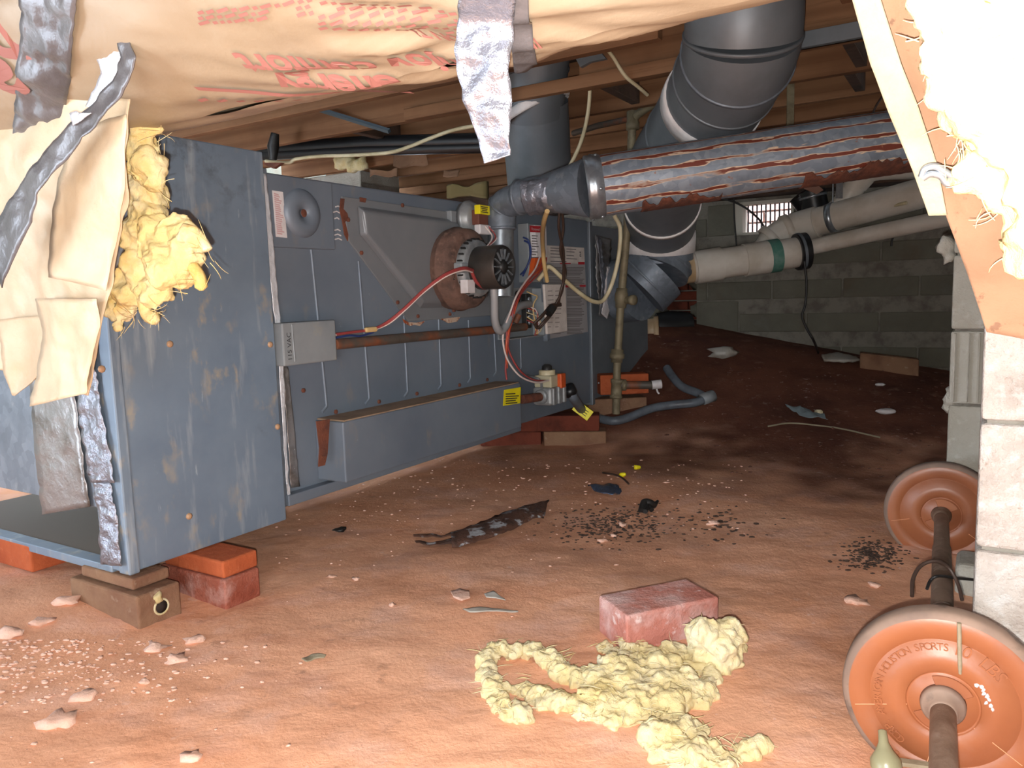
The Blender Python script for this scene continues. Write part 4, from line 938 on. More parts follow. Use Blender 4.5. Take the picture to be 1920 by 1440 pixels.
o = B().tube([atw(556, 192, 2.83), atw(730, 246, 2.83)], .012, 4, True, False).build('bridging_strap', mat('blue_grey_strap', (74, 88, 96), .5, .3)); tag(o, 'blue-grey metal strap slanting across the joist face', 'strap')
o = B().box(atw(1580, 62, 2.8), .62, .02, .05, (NX, UX, ZX)).build('metal_channel', galvdark); tag(o, 'galvanized channel along the joist next to the large duct', 'channel')
o = B().box(atY(1482, 195, 3.3), .03, .006, .3).build('hanger_strap', oldpipe); tag(o, 'perforated hanger strap beside the sloping duct', 'strap')
bp = B().prism([atw(x, y, 2.8) for x, y in ((1080, 105), (1128, 98), (1140, 112), (1110, 118), (1092, 128))], UX * -.02).build('joist_bracket', galvdark); tag(bp, 'small metal bracket on the joist by the cream cables', 'bracket')
nl = None
for (x, y) in ((802, 219), (842, 208)):
    o = B().lathe(atw(x, y, 2.855), -UX, [(0, .006), (.004, .006), (.004, 0)], 8).build('nail_head', galvnew, None); tag(o, ('lower' if x < 820 else 'upper') + ' of two bright nail heads in the joist beside the foil strip', 'nail', 'nail heads in the dark joist')
# pale pier and clutter behind the furnace
bp0 = atw(478, 345, 3.7).dot(NX); bp1 = atw(674, 345, 3.7).dot(NX)
PR = thing('block_pier', HP(3.9, (bp0 + bp1) / 2, .2), 'pale block pier showing above the furnace top', 'pier')
for k in range(7): B().box(HP(3.9, (bp0 + bp1) / 2, .3 + .2 * k - .1), bp1 - bp0, .38, .19, HAX).build('block', block_m, PR, bevel=.005, seg=1)
ins = fluff('insulation_scrap', [(atw(640 + 12 * i, 300 + random.uniform(-6, 14), 3.6), .05, (1, .6, .9)) for i in range(4)], yellowins, .012, .03, .06); tag(ins, 'yellow insulation scrap stuck above the pale pier', 'insulation')
for (x0, y0, x1, y1, wd, m, lab) in ((740, 275, 800, 310, 3.5, kraftbr, 'brown paper scrap with red print hanging behind the furnace'), (690, 316, 740, 330, 3.4, kraftbr, 'narrow brown paper scrap beside the pale pier'), (830, 316, 860, 335, 3.3, kraftbr, 'small torn brown paper scrap near the foil strip tip'), (840, 345, 920, 372, 3.4, mat('dull_insulation', (112, 98, 62), .95), 'dull yellow insulation patch behind the pressure switch')):
    def fn(i, j): 
        p = atw(x0 + (x1 - x0) * i, y0 + (y1 - y0) * j, wd); return p + UX * (.05 * NZ.noise(p * 9)) + ZX * .03 * NZ.noise(p * 13 + V((3, 3, 3)))
    o = B().grid(fn, 10, 8).build('paper_scrap' if m is kraftbr else 'insulation_scrap', m, solid=.003 if m is kraftbr else .03); tag(o, lab, 'paper' if m is kraftbr else 'insulation')
# ---------------------------------------------------------------- bricks
def brick(corner, dx, dz, L, W, H, m, label, name='brick', group=None, bev=.006):
    """corner: ground corner nearest the viewer; dx: along the length, dz: along the width"""
    dx = V(dx).normalized(); dz = V(dz); dz = (dz - dx * dz.dot(dx)).normalized()
    b = B(); n = 6
    b.corners(corner, dx * L, dz * W, ZX * H)
    o = b.build(name, m, bevel=bev, seg=3); return tag(o, label, 'brick', group)
k0 = gp(1176, 1226); brick(k0 - ZX * .004, V((.208, .083, 0)), V((-.05, .11, 0)), .215, .115, .08, mat('dusty_pink_brick', (182, 118, 104), .95, spec=.2, layers=[dict(c=(206, 172, 166), s=9, lo=.45, hi=.65), dict(c=(152, 88, 74), s=14, lo=.52, hi=.7, f=.7), dict(c=(222, 200, 196), s=40, lo=.6, hi=.7, f=.7)], bump=[(40, .5), (150, .4)]), 'dusty pink brick lying alone beside the insulation clump')
zt = pz0
k1 = atz(425, 1146, .0); b1h = .072
brick(k1, -NX, UX, .24, .1, b1h, brick_m, 'dusty red brick at the bottom of the pair under the supply box')
brick(k1 + ZX * (b1h + .001) - NX * .006 + UX * .004, -NX, UX, .22, .098, zt - b1h - .004, brickor, 'clean orange brick on top of the pair under the supply box')
k2 = atz(262, 1188, 0)
bb = thing('brick', k2, 'brown brick with a foam-edged hole under the corner of the supply box', 'brick')
bL, bW, bH = .26, .105, .085
B().corners(k2 - ZX * .004, -NX * bL, UX * bW, ZX * bH).build('body', brickbr, bb, bevel=.006, seg=3)
B().lathe(k2 + UX * .055 + ZX * .04, NX, [(-.001, .0), (.0015, .014), (.0015, .0)], 16).build('core_hole', mat('hole_dark', (46, 34, 28), .95), bb)
b = B(); b.lathe(k2 + UX * .055 + ZX * .04, NX, [(.0, .0145), (.002, .0145), (.0025, .018), (0, .019)], 18); b.build('foam_ring', yellowins, bb)
ico(.015, k2 + UX * .048 + ZX * .065 + NX * .001, 2, (.6, 1, .8), None, .8).build('foam_ring', yellowins, bb)
k3 = k2 - NX * .03 + ZX * .084
brick(k2 - NX * .03 + UX * .012 + ZX * (bH + .0), -NX, UX, .2, .09, max(.02, zt - bH - .006), brickbr, 'thin brown spacer brick squeezed under the supply box corner')
brick(atz(60, 1075, .05), -NX, UX, .2, .1, .07, brickor, 'orange brick half hidden in the dirt under the supply box end')
# pile under the far end of the furnace
j0 = gp(1020, 836) - ZX * .005; jd = V((1, -.12, 0)); jw = V((.12, 1, 0)); jL = 118 * j0.y / 1440
brick(j0, jd, jw, jL, .11, .07, brickbr, 'chipped brown brick at the bottom of the pile under the furnace')
brick(j0 + ZX * .071 - jd * .03, jd, jw, jL, .11, FZ0 - .02 - j0.z - .073, brickdk, 'dark red brick on top of the pile under the furnace')
j1 = j0 - jd * (jL + .012) + jw * .02
brick(j1, jd, jw, jL, .1, .066, brickdk, 'low dark red brick beside the chipped brown one under the manifold cover')
brick(j1 + ZX * .067 + jd * .02, jd, jw, jL * .88, .1, FZ0 - .02 - j1.z - .07, brickdk, 'upper dark red brick beside the pile under the manifold cover')
g_ = rp(1128, 768); gz = ground(g_.x, g_.y); g_.z = gz - .01
q_ = rp(1155, 745).z
brick(V((g_.x - .06, RY + .05, gz - .01)), V((1, .12, 0)), V((-.12, 1, 0)), .3, .11, max(.03, q_ - gz - .005), brickbr, 'mortared brown brick under the orange brick behind the gas riser')
brick(V((rp(1128, 745).x, RY + .04, q_ + .006)), V((1, .1, 0)), V((-.1, 1, 0)), .245, .1, .1, brickor, 'orange brick standing behind the gas riser')
o = brick(gp(1612, 690) - ZX * .03, V((.9, -.4, -.12)), V((.4, .9, 0)), .28, .1, .11, brickbr, 'brown brick tilted in the dirt against the back wall')
# ---------------------------------------------------------------- paper-wrapped duct overhead
es = [ (lambda d: math.atan2(d.z, d.dot(UX)))(ray(x, y)) for x, y in ((400, 219), (630, 186), (1000, 106), (1300, 61), (1480, 26))]
EL = sum(es) / len(es); DR = .22; DW = .80
th_ = EL
for _ in range(20): th_ = EL + math.asin(DR * math.cos(th_) / DW)
DH = CH + DW * math.tan(th_)
def duct_r(t, a):
    p = V((t * 3.2, a * 1.3 + t * 2.0, 2.7)); e = .008 * NZ.noise(p) + .004 * NZ.noise(V((t * 11 + a * 5, a * 2.2, 7.7)))
    k = math.exp(-((t + .55) / .22) ** 2)
    fx = .002 * (1 - abs(NZ.noise(V((t * 6 + a * 6, a * 1.0 - t * 3, 4.4)))) * 2.2)
    return DR - .004 + e + fx + k * .016 * NZ.noise(V((t * 14 + a * 7, a * 3 - t * 5, 1.1)))
def dpos(t, a, off=0.0):                          # a: angle from straight down, towards the viewer
    r = duct_r(t, a) + off; return HP(DW - math.sin(a) * r, t, DH - math.cos(a) * r)
def dhit(px, py):
    d = ray(px, py); dw, dz = d.dot(UX), d.z; ww, zz = -DW, CH - DH
    A = dw * dw + dz * dz; Bq = 2 * (dw * ww + dz * zz); C = ww * ww + zz * zz - DR * DR
    q = Bq * Bq - 4 * A * C; s = (-Bq - math.sqrt(max(q, 0))) / (2 * A); p = CAM + d * s
    return p.dot(NX), math.atan2(DW - p.dot(UX), DH - p.z)
TL, TR = dhit(-160, 150)[0] - .3, dhit(1900, -60)[0] + .6
WD = thing('wrapped_duct', HP(DW, (TL + TR) / 2, DH - DR), 'paper-wrapped insulated duct with pink upside-down print hanging overhead', 'duct')
b = B(); b.grid(lambda i, j: dpos(TL + (TR - TL) * i, math.pi * 2 * j), 480, 150); b.build('paper_wrap', kraft, WD)
def dtext(txt, r0, r1, size, bold):
    """print running (upside down in the photo) from the right-hand pixel r0 to r1"""
    (t0, a0), (t1, a1) = dhit(*r0), dhit(*r1); W = []
    cu = bpy.data.curves.new('m', 'FONT'); cu.body = txt; cu.size = size; ob = bpy.data.objects.new('m', cu); COL.objects.link(ob); bpy.context.view_layer.update()
    wd_ = ob.dimensions.x; bpy.data.objects.remove(ob); bpy.data.curves.remove(cu)
    return lettering(txt, size, lambda x, y, z: dpos(t0 + (t1 - t0) * x / wd_, a0 + (a1 - a0) * x / wd_ - y / DR, .0042), 'lettering', ink, WD, align='LEFT', bold=bold)
dtext('enjoy comfort', (912, 112), (456, 116), .05, .0016)
dtext('energy', (752, 146), (525, 154), .05, .0016)
dtext('INSULATION The', (1010, 76), (752, 63), .028, .0006)
dtext('p', (45, 84), (-12, 84), .12, .004); dtext('a', (45, 152), (-12, 152), .12, .004)
def dquads(quads, name):
    b = B()
    for (t0, t1, a0, a1) in quads:
        n = max(1, int((t1 - t0) / .03)); P = []
        for i in range(n + 1):
            t = t0 + (t1 - t0) * i / n; P += [dpos(t, a0, .0038), dpos(t, a1, .0038)]
        b.add(P, [(2 * i, 2 * i + 2, 2 * i + 3, 2 * i + 1) for i in range(n)])
    return b.build(name, ink, WD, fixn=False)
A = [dhit(x, y) for x, y in ((366, 171), (480, 176), (600, 175), (690, 167), (770, 155))]
b = B(); P = []
for t, a in [(A[i][0] + (A[i + 1][0] - A[i][0]) * k / 6, A[i][1] + (A[i + 1][1] - A[i][1]) * k / 6) for i in range(4) for k in range(7)]: P += [dpos(t, a - .02, .004), dpos(t, a + .02, .004)]
b.add(P, [(2 * i, 2 * i + 2, 2 * i + 3, 2 * i + 1) for i in range(len(P) // 2 - 1)]); b.build('printed_rule', ink, WD, fixn=False)
qs = []
for (xa, xb, ya, yb, nrow) in ((375, 590, 44, 22, 3), (600, 740, 52, 44, 5), (745, 862, 58, 54, 5)):
    for r in range(nrow):
        (t, aa), (te, ab) = dhit(xa, ya - 11 * r), dhit(xb, yb - 11 * r + (8 if nrow > 3 else 0)); ts = t
        while t < te - .004:
            wl = random.uniform(.006, .022); f = (t - ts) / (te - ts); a = aa + (ab - aa) * f
            if random.random() < .95: qs.append((t, min(te, t + wl), a - .009, a + .009))
            t += wl + .004
(t, aa), (te, ab) = dhit(372, 192), dhit(600, 186); ts = t
while t < te:
    wl = random.uniform(.006, .02); f = (t - ts) / (te - ts); a = aa + (ab - aa) * f; qs.append((t, t + wl, a - .02, a + .012)); t += wl + .009
dquads(qs, 'printed_lines')['kind'] = 'stuff'
def dstrip(name, m, L, R, off, n=30, k=8, amp=.004, seed=0):
    """tape lying on the duct between two pixel edges"""
    L = [dhit(*q) for q in L]; R = [dhit(*q) for q in R]
    def pick(A, i):
        s = i * (len(A) - 1); a = min(int(s), len(A) - 2); f = s - a; return A[a][0] + (A[a + 1][0] - A[a][0]) * f, A[a][1] + (A[a + 1][1] - A[a][1]) * f
    def fn(i, j):
        l, r = pick(L, i), pick(R, i); t = l[0] + (r[0] - l[0]) * j; a = l[1] + (r[1] - l[1]) * j
        p = dpos(t, a, off); return p + (p - HP(DW, t, DH)).normalized() * (amp * NZ.noise(p * 22 + V((seed, 0, 0))) + amp * .5 * NZ.noise(p * 60))
    return B().grid(fn, n, k).build(name, m, WD, solid=.0016)
dstrip('duct_tape', tapeblk, [(54, -60), (44, 60), (32, 160), (28, 230), (28, 282)], [(158, -60), (146, 40), (135, 130), (124, 200), (126, 276)], .006, 44, 14, .009)
dstrip('duct_tape', tapeblk, [(950, -60), (958, 60), (962, 118)], [(990, -60), (996, 40), (1006, 106)], .005, 30, 8, .002)
# strip of foil tape hanging loose below the duct
def loft(name, m, L, R, wf, n, k, amp, parent, f1=26, seed=0, solid=.0014, fold=0.0, ends=None):
    """sheet between two edges measured in the photo; wf(py) gives its distance along u"""
    def pick(A, i):
        s = i * (len(A) - 1); a = min(int(s), len(A) - 2); f = s - a
        return V((A[a][0] + (A[a + 1][0] - A[a][0]) * f, A[a][1] + (A[a + 1][1] - A[a][1]) * f, 0))
    def fn(i, j):
        q = pick(L, i).lerp(pick(R, i), j); wd = wf(q.x, q.y)
        p = atw(q.x, q.y, wd); s = V((seed, 0, 0))
        q2 = p + UX * (amp * NZ.noise(p * f1 + s) + amp * .6 * NZ.noise(p * f1 * 2.7 + s) + fold * math.sin(j * 9 + i * 3))
        return q2
    return B().grid(fn, n, k).build(name, m, parent, solid=solid)
def front(px, py):                                # the duct's front surface, or its tangent below it
    t, a = dhit(px, py); return DW - math.sin(a) * DR
def wfoil(px, py): return front(px, max(-80, min(py, 40))) - .02 + .0001 * max(0, py - 40)
FS = loft('foil_strip', foil, [(858, -60), (858, 60), (860, 130), (874, 200), (893, 262), (905, 306)], [(962, -60), (960, 60), (958, 130), (958, 200), (956, 260), (953, 290)], wfoil, 60, 16, .009, None, 24)
tag(FS, 'crumpled silver foil strip hanging down from the wrapped duct', 'tape')
# torn paper flap hanging at the end of the wrap
def wflap(px, py):
    return .70 + .03 * sm((py - 200) / 500) + .02 * NZ.noise(V((px * .012, py * .006, 4)))
FLP = thing('paper_flap', atw(100, 750, .74), 'torn kraft paper flap hanging from the wrapped duct beside yellow insulation', 'paper')
loft('paper_sheet', kraftfl, [(-60, 150), (-60, 260), (-60, 380), (-60, 480), (-40, 560), (-25, 640), (-10, 690)], [(240, 185), (240, 260), (238, 360), (226, 440), (208, 540), (186, 640), (163, 742)], wflap, 70, 40, .009, FLP, 10, 3, .0016)
loft('torn_fold', kraftfl, [(-10, 600), (0, 640), (6, 700), (24, 741)], [(92, 590), (100, 640), (88, 690), (30, 742)], lambda x, y: wflap(x, y) - .018, 20, 12, .006, FLP, 18, 5)
loft('torn_fold', kraftfl, [(66, 560), (80, 620), (70, 700), (58, 762)], [(185, 560), (180, 640), (168, 690), (160, 738)], lambda x, y: wflap(x, y) - .03, 24, 14, .006, FLP, 18, 8)
loft('torn_fold', kraftfl, [(140, 240), (110, 330), (95, 430), (92, 520)], [(238, 215), (237, 330), (222, 430), (202, 545)], lambda x, y: wflap(x, y) - .012, 30, 14, .005, FLP, 14, 11)
TLP = thing('loose_tape', atw(60, 470, .66), 'dark grey duct tape loop twisting across the torn paper flap', 'tape')
loft('tape_band', tapeblk, [(222, 66), (226, 110), (212, 150), (150, 212), (85, 278), (38, 340), (2, 400), (-30, 450)], [(240, 72), (257, 108), (246, 150), (222, 190), (140, 275), (72, 360), (62, 410), (0, 540)], lambda x, y: .648 - .0 * y, 60, 8, .006, TLP, 22, 2)
loft('silver_fold', foilbr, [(160, 64), (176, 100), (188, 130), (180, 160), (162, 200)], [(224, 66), (228, 108), (222, 140), (214, 152), (190, 205)], lambda x, y: .655, 26, 8, .006, TLP, 30, 4)
loft('silver_fold', foilbr, [(130, 212), (142, 208), (150, 212)], [(135, 236), (150, 228), (172, 212)], lambda x, y: .645, 8, 6, .003, TLP, 40, 6)
# insulation bursting out beside the flap
bl = []
for (x, y, r) in ((262, 205, 20), (272, 240, 26), (268, 280, 32), (276, 320, 34), (270, 360, 38), (268, 400, 36), (262, 440, 40), (300, 455, 44), (330, 440, 36), (345, 470, 34), (310, 500, 44), (270, 500, 44), (335, 510, 36), (245, 540, 36), (290, 545, 34), (240, 580, 26), (355, 440, 18), (215, 570, 24), (222, 610, 12)):
    p = atw(x, y, .80 + random.uniform(-.012, .02)); bl.append((p, r * p.y / 1440, (1, .8, 1)))
IN1 = fluff('insulation_tuft', bl, goldins, .003, .034, .06, None, .014)
tag(IN1, 'golden yellow fibreglass tuft hanging beside the torn paper flap', 'insulation')
def wisps(par, pts, m, n, L, r=.0006, sd=1):
    """stray fibres as one mesh"""
    b = B()
    for _ in range(n):
        p = V(random.choice(pts)) + V([random.uniform(-.012, .012) for _ in range(3)]); d = V([random.uniform(-1, 1) for _ in range(3)]).normalized()
        e = V([random.uniform(-1, 1) for _ in range(3)]) * L * .5
        b.tube(arc(p, p + d * L * .5 + e * .4, p + d * L, 4), [r, r * .9, r * .8, r * .6, r * .3], 4, False)
    o = b.build('stray_fibres', m, par); o['kind'] = 'stuff'; return o
pts = [atw(x, y, .79) for x, y in ((300, 260), (312, 330), (312, 390), (375, 440), (385, 480), (372, 530), (300, 580), (240, 600), (345, 540), (260, 590))]
WL[IN1.name] = V(IN1.location)
wisps(IN1, pts, goldins, 60, .03)
for (P, r) in (([(352, 420), (372, 440), (386, 462), (390, 470)], .008), ([(362, 500), (374, 520), (378, 545)], .010), ([(268, 560), (276, 590), (296, 600)], .011)):
    B().tube(spline([atw(x, y, .80) for x, y in P], 4), [r] * (4 * (len(P) - 1)) + [r * .3], 8).build('hanging_wisp', goldins, IN1)
# ---------------------------------------------------------------- fallen insulation batt beside the pier
def wbat(px, py): return .72 + .07 * (py / 600) + .0
BT = thing('insulation_batt', atw(1880, 610, .80), 'fallen kraft-faced fibreglass batt drooping over the near block pier', 'insulation')
def bsheet(nm, m, L, R, dw, n, k, amp, seed, solid=.002): return loft(nm, m, L, R, lambda x, y: wbat(x, y) + dw, n, k, amp, BT, 16, seed, solid)
bsheet('stapling_flange', flange_m, [(1570, -90), (1598, 0), (1632, 120), (1668, 215), (1712, 320), (1742, 405)], [(1622, -90), (1652, 0), (1690, 120), (1722, 200), (1758, 310), (1776, 404)], -.006, 50, 12, .005, 3)
bsheet('kraft_backing', kraftbr, [(1600, -90), (1630, 0), (1680, 130), (1735, 270), (1772, 400), (1812, 505), (1850, 622), ], [(2060, -90), (2060, 0), (2060, 130), (2060, 270), (2060, 400), (2060, 500), (2000, 650)], .008, 60, 50, .006, 5)
bnd = [(1715, -60), (1716, 0), (1724, 20), (1722, 60), (1750, 85), (1765, 110), (1766, 140), (1776, 170), (1784, 195), (1784, 230), (1800, 262), (1812, 272), (1800, 296), (1800, 325), (1828, 320), (1842, 310), (1838, 350), (1850, 380), (1868, 372), (1884, 400), (1900, 430), (1900, 462), (1912, 486)]
bl = []
for (x, y) in bnd: 
    p = atw(x + 20, y, wbat(x, y) - .02); bl.append((p, 21 * p.y / 1440))
for i in range(170):
    y = random.uniform(-110, 480); bx = min(bnd, key=lambda q: abs(q[1] - y))[0]; x = random.uniform(bx + 40, 2080)
    p = atw(x, y, wbat(x, y) - random.uniform(.01, .045)); bl.append((p, random.uniform(34, 60) * p.y / 1440, (1, .8, 1)))
o = fluff('fibreglass', bl, yellowins, .005, .03, .05, BT, .014)
pts = [atw(x + 8, y, wbat(x, y) - .03) for x, y in bnd[2:]]
wisps(BT, pts, yellowins, 60, .02)
B().tube(spline([atw(x, y, wbat(x, y) - .02) for x, y in ((1728, 332), (1735, 316), (1755, 312), (1778, 326), (1800, 336), (1822, 338), (1806, 348), (1778, 345), (1764, 330), (1745, 326), (1730, 334))], 5), .003, 7).build('tie_wire', galvnew, BT)
# ---------------------------------------------------------------- block piers
def pier(name, t0, wd, zj, width, depth, m, lab, grooves=None):
    T = thing(name, HP(wd + depth / 2, t0 + width / 2, 0), lab, 'pier')
    B().box(HP(wd + depth / 2, t0 + width / 2, .72), width - .02, depth - .02, 1.5, HAX).build('mortar', mortar_m, T)
    z = zj - .2 * math.ceil(zj / .2); first = None
    while z < 1.46:
        z1 = min(z + .2, 1.48)
        for (a, c) in ((0, .2), (.2, width)) if round((z - zj) / .2) % 2 else ((0, width),):
            b = B().box(HP(wd + depth / 2 + random.uniform(-.003, .003), t0 + (a + c) / 2, (z + z1) / 2), c - a - .004, depth, z1 - z - .006, HAX)
            b.build('block', m, T, bevel=.006, seg=2)
        z += .2
    return T
e1 = atw(1836, 800, 1.36); NP = pier('block_pier', e1.dot(NX), 1.36, .285, .4, .4, rough_m, 'rough bright whitewashed block pier right behind the front weight plate'.replace('right ', ''))
e2 = atw(1781, 640, 2.36); P2 = pier('block_pier', e2.dot(NX), 2.36, .37, .4, .4, block_m, 'smooth grey block pier behind the farther weight plate')
for (du, w_) in ((.012, .006), (.045, .004), (.068, .006)):
    B().box(HP(2.353, e2.dot(NX) + du, .47), w_, .012, .185, HAX).build('moulded_rib', block_m, P2, bevel=.002, seg=1)
for (x, y, r) in ((1768, 462, .022), (1775, 478, .016), (1777, 750, .016), (1776, 765, .014), (1779, 735, .012)):
    ico(r, atw(x + 4, y, 2.38), 2, (1, 1, 1.2), None, .9).build('mortar_squeeze', block_m, P2)
cc = thing('concrete_chunk', atw(1818, 1118, 1.95), 'pale concrete chunk beside the barbell between the two plates', 'concrete')
g = atw(1816, 1112, 1.95); gz = ground(g.x, g.y); b = B()
b.box(V((g.x + .05, g.y, gz + .03)), .14, .12, .08, HAX); b.build('chunk', block_m, cc, bevel=.015, seg=3)
# ---------------------------------------------------------------- barbell
C1 = atY(1768, 1307, 1.06); C2 = atY(1765, 962, 1.94); AX = (C2 - C1).normalized()
E1 = AX.cross(ZX).normalized(); E2 = E1.cross(AX).normalized(); R_ = .135
BB = thing('barbell', C1.lerp(C2, .5) - ZX * .12, 'dusty barbell with two orange weight plates lying in the dirt by the piers', 'barbell')
B().tube([C1 - AX * .30, C1.lerp(C2, .33)], .0165, 20).build('bar', barm, BB)
B().tube([C1.lerp(C2, .33), C1.lerp(C2, .7)], .019, 20).build('grip_sleeve', barm, BB)
B().tube([C1.lerp(C2, .7), C2 + AX * .25], .0165, 20).build('bar', barm, BB)
def plate(C):
    F = -AX; r = R_
    o = B().lathe(C, F, [(-.024, 0), (-.024, r - .012), (-.02, r - .004), (-.012, r), (.010, r), (.016, r - .003), (.019, r - .010)], 72).build('plate_rim', platerim, BB)
    f = B().lathe(C, F, [(.0188, r - .0098), (.0205, r - .014), (.0205, r * .72), (.0190, r * .712), (.0190, r * .706), (.0205, r * .70), (.0205, r * .56), (.0218, r * .55), (.0218, r * .36), (.0200, r * .352), (.0185, r * .345), (.0185, r * .33), (.0205, r * .322), (.0205, .0)], 72).build('plate_face', platem, BB)
    for k in range(4):                             # raised quadrants of the hub
        if k % 2: continue
        a0 = .5 + k * math.pi / 2; P = [C + F * .0195 + (E1 * math.cos(a0 + i * .16) + E2 * math.sin(a0 + i * .16)) * r * .315 for i in range(10)] + [C + F * .0195 + (E1 * math.cos(a0 + i * .16) + E2 * math.sin(a0 + i * .16)) * r * .15 for i in range(9, -1, -1)]
        B().prism(P, F * .004).build('hub_segment', platem, f, bevel=.0008, seg=1)
    for k in range(3):
        a0 = -.6 - k * 1.15; d = E1 * math.cos(a0) + E2 * math.sin(a0); B().tube([C + F * .021 + d * r * .35, C + F * .021 + d * r * .88], .0007, 4).build('mould_line', mat('pale_mould_line', (214, 150, 112), .5) if 'pale_mould_line' not in MATS else MATS['pale_mould_line'], f)
    return f
def arctext(C, F, txt, a0, da, rad, size, par, m):
    for i, ch in enumerate(txt):
        if ch == ' ': continue
        a = a0 + da * i; rd = E1 * math.cos(a) + E2 * math.sin(a); tg_ = E1 * math.sin(a) - E2 * math.cos(a)
        lettering(ch, size, lambda x, y, z: C + F * (.0206 + z) + rd * (rad + y) + tg_ * x, 'embossed_letter', m, par, ext=.0012)
fa = plate(C1); fb = plate(C2)
arctext(C1, -AX, 'CORP. AMERICAN HOUSTON SPORTS', math.radians(232), -math.radians(5.1), R_ * .63, .0155, fa, platem)
arctext(C1, -AX, '10 LBS', math.radians(80), -math.radians(8.2), R_ * .64, .025, fa, platem)
arctext(C1, -AX, 'CO', math.radians(238), math.radians(9), R_ * .8, .013, fa, platem)
for C, s in ((C1, 1), (C2, .8)):
    B().lathe(C, -AX, [(.02, .0), (.02, .030 * s), (.030, .029 * s), (.034, .026 * s), (.036, .02), (.05, .019), (.052, .0165)], 32).build('collar', platerim if s == 1 else barm, BB)
ln = [C1 - AX * .022 + E1 * (.016 + .0006 * i) + E2 * (R_ * .93 - i * .0125) for i in range(7)]
B().tube(ln, [.003] * 6 + [.002], 8).build('cream_drip', flange_m, fa)
for k in range(9):
    a = .75 - k * .08; p = C1 - AX * .0215 + (E1 * math.cos(a) + E2 * math.sin(a)) * R_ * (.40 + .05 * random.random())
    ico(random.uniform(.002, .0045), p, 1, (1, .5, 1), None, .8).build('white_fleck', white_m, fa)
lw = C1.lerp(C2, .22)
o = B().tube(spline([atY(1710, 1118, 1.35), atY(1712, 1085, 1.38), atY(1728, 1060, 1.4), atY(1755, 1052, 1.4), atY(1780, 1066, 1.4), atY(1796, 1095, 1.38), atY(1804, 1125, 1.35)], 6), .0035, 8).build('wire_loop', brownwire); tag(o, 'thin dark wire loop arching over the barbell between the plates', 'wire')
o = B().tube(spline([atY(1738, 1104, 1.4), atY(1745, 1088, 1.42), atY(1760, 1080, 1.42), atY(1795, 1084, 1.5), atY(1824, 1087, 1.6)], 6), .003, 8).build('wire_loop', black_m); tag(o, 'short black wire crossing under the wire loop on the barbell', 'wire')
p = gp(1662, 1440); kb = thing('bulb', p, 'small pale greenish bulb half buried in front of the near weight plate', 'bulb')
B().lathe(p, V((.1, .5, .85)), [(-.02, 0), (-.018, .012), (-.005, .022), (.012, .021), (.024, .012), (.034, .007), (.05, .006), (.052, 0)], 18).build('glass', mat('pale_bulb', (138, 134, 104), .3), kb)
p = gp(1720, 1438); o = B().box(p + ZX * .004, .12, .012, .006, (V((.95, -.3, 0)), V((.3, .95, 0)), ZX)).build('wood_strip', flange_m); tag(o, 'thin pale wood strip under the near weight plate', 'strip')
# ---------------------------------------------------------------- insulation clump on the floor
bl = []
def clump(px, py, r, h=.4, sc=(1, 1, .7)):
    p = gp(px, py); k = p.y / 1440; bl.append((p + ZX * r * k * h, r * k, sc))
for (P, r) in (([(930, 1228), (918, 1262), (924, 1300), (945, 1335), (975, 1352)], 19), ([(930, 1230), (985, 1226), (1030, 1245), (1062, 1270), (1095, 1282)], 19), ([(975, 1300), (1030, 1320), (1080, 1330), (1125, 1345)], 17),
               ([(1100, 1350), (1150, 1352), (1190, 1345)], 22), ([(1130, 1222), (1165, 1245), (1200, 1262)], 17), ([(1180, 1215), (1200, 1230), (1215, 1250)], 17), ([(1230, 1238), (1275, 1240), (1310, 1258), (1345, 1250)], 18),
               ([(1320, 1300), (1300, 1320), (1335, 1275)], 22), ([(1270, 1390), (1310, 1420), (1350, 1430), (1390, 1420), (1425, 1405)], 13), ([(1235, 1390), (1260, 1420), (1290, 1440), (1330, 1450)], 30), ([(1270, 1370), (1310, 1400), (1350, 1440)], 26)):
    S = spline([V((x, y, 0)) for x, y in P], 4)
    for q in S: clump(q.x + random.uniform(-5, 5), q.y + random.uniform(-5, 5), r * random.uniform(.9, 1.5))
for i in range(60):
    a = random.uniform(0, 6.28); q = random.random() ** .6; clump(1200 + 95 * q * math.cos(a), 1300 + 42 * q * math.sin(a), random.uniform(26, 42), .45)
for i in range(36):
    f = random.random(); clump(1215 + 75 * f + random.uniform(-22, 22), 1330 + 85 * f + random.uniform(-14, 14), random.uniform(20, 32), .45)
IC = fluff('insulation_clump', bl, yellowins, .0026, .044, .05, None, .012); WL[IC.name] = V(IC.location)
tag(IC, 'torn pale yellow fibreglass clump spread over the clay beside the loose brick', 'insulation')
def strands(par, pts, n, L, r):
    """soft curled fibres lying over the clump, one mesh"""
    b = B()
    for _ in range(n):
        c = random.choice(pts); p = V(c[0]) + ZX * c[1] * random.uniform(.3, .75) + V((random.uniform(-1, 1), random.uniform(-1, 1), 0)) * c[1] * .7
        a = random.uniform(0, 6.28); d = V((math.cos(a), math.sin(a), random.uniform(-.2, .12))); e = V((-math.sin(a), math.cos(a), random.uniform(-.3, .3))) * L * random.uniform(-.5, .5)
        k = random.uniform(.5, 1.2); b.tube(arc(p, p + d * L * .5 * k + e, p + d * L * k + e * .3, 5), [r * .4, r, r * 1.2, r, r * .7, r * .2], 5, False)
    o = b.build('curled_fibres', yellowins, par); o['kind'] = 'stuff'
strands(IC, [(b_[0], b_[1]) for b_ in bl], 700, .032, .0008)
wisps(IC, [b_[0] + ZX * .015 for b_ in bl], yellowins, 60, .03, .0005)
bl = []
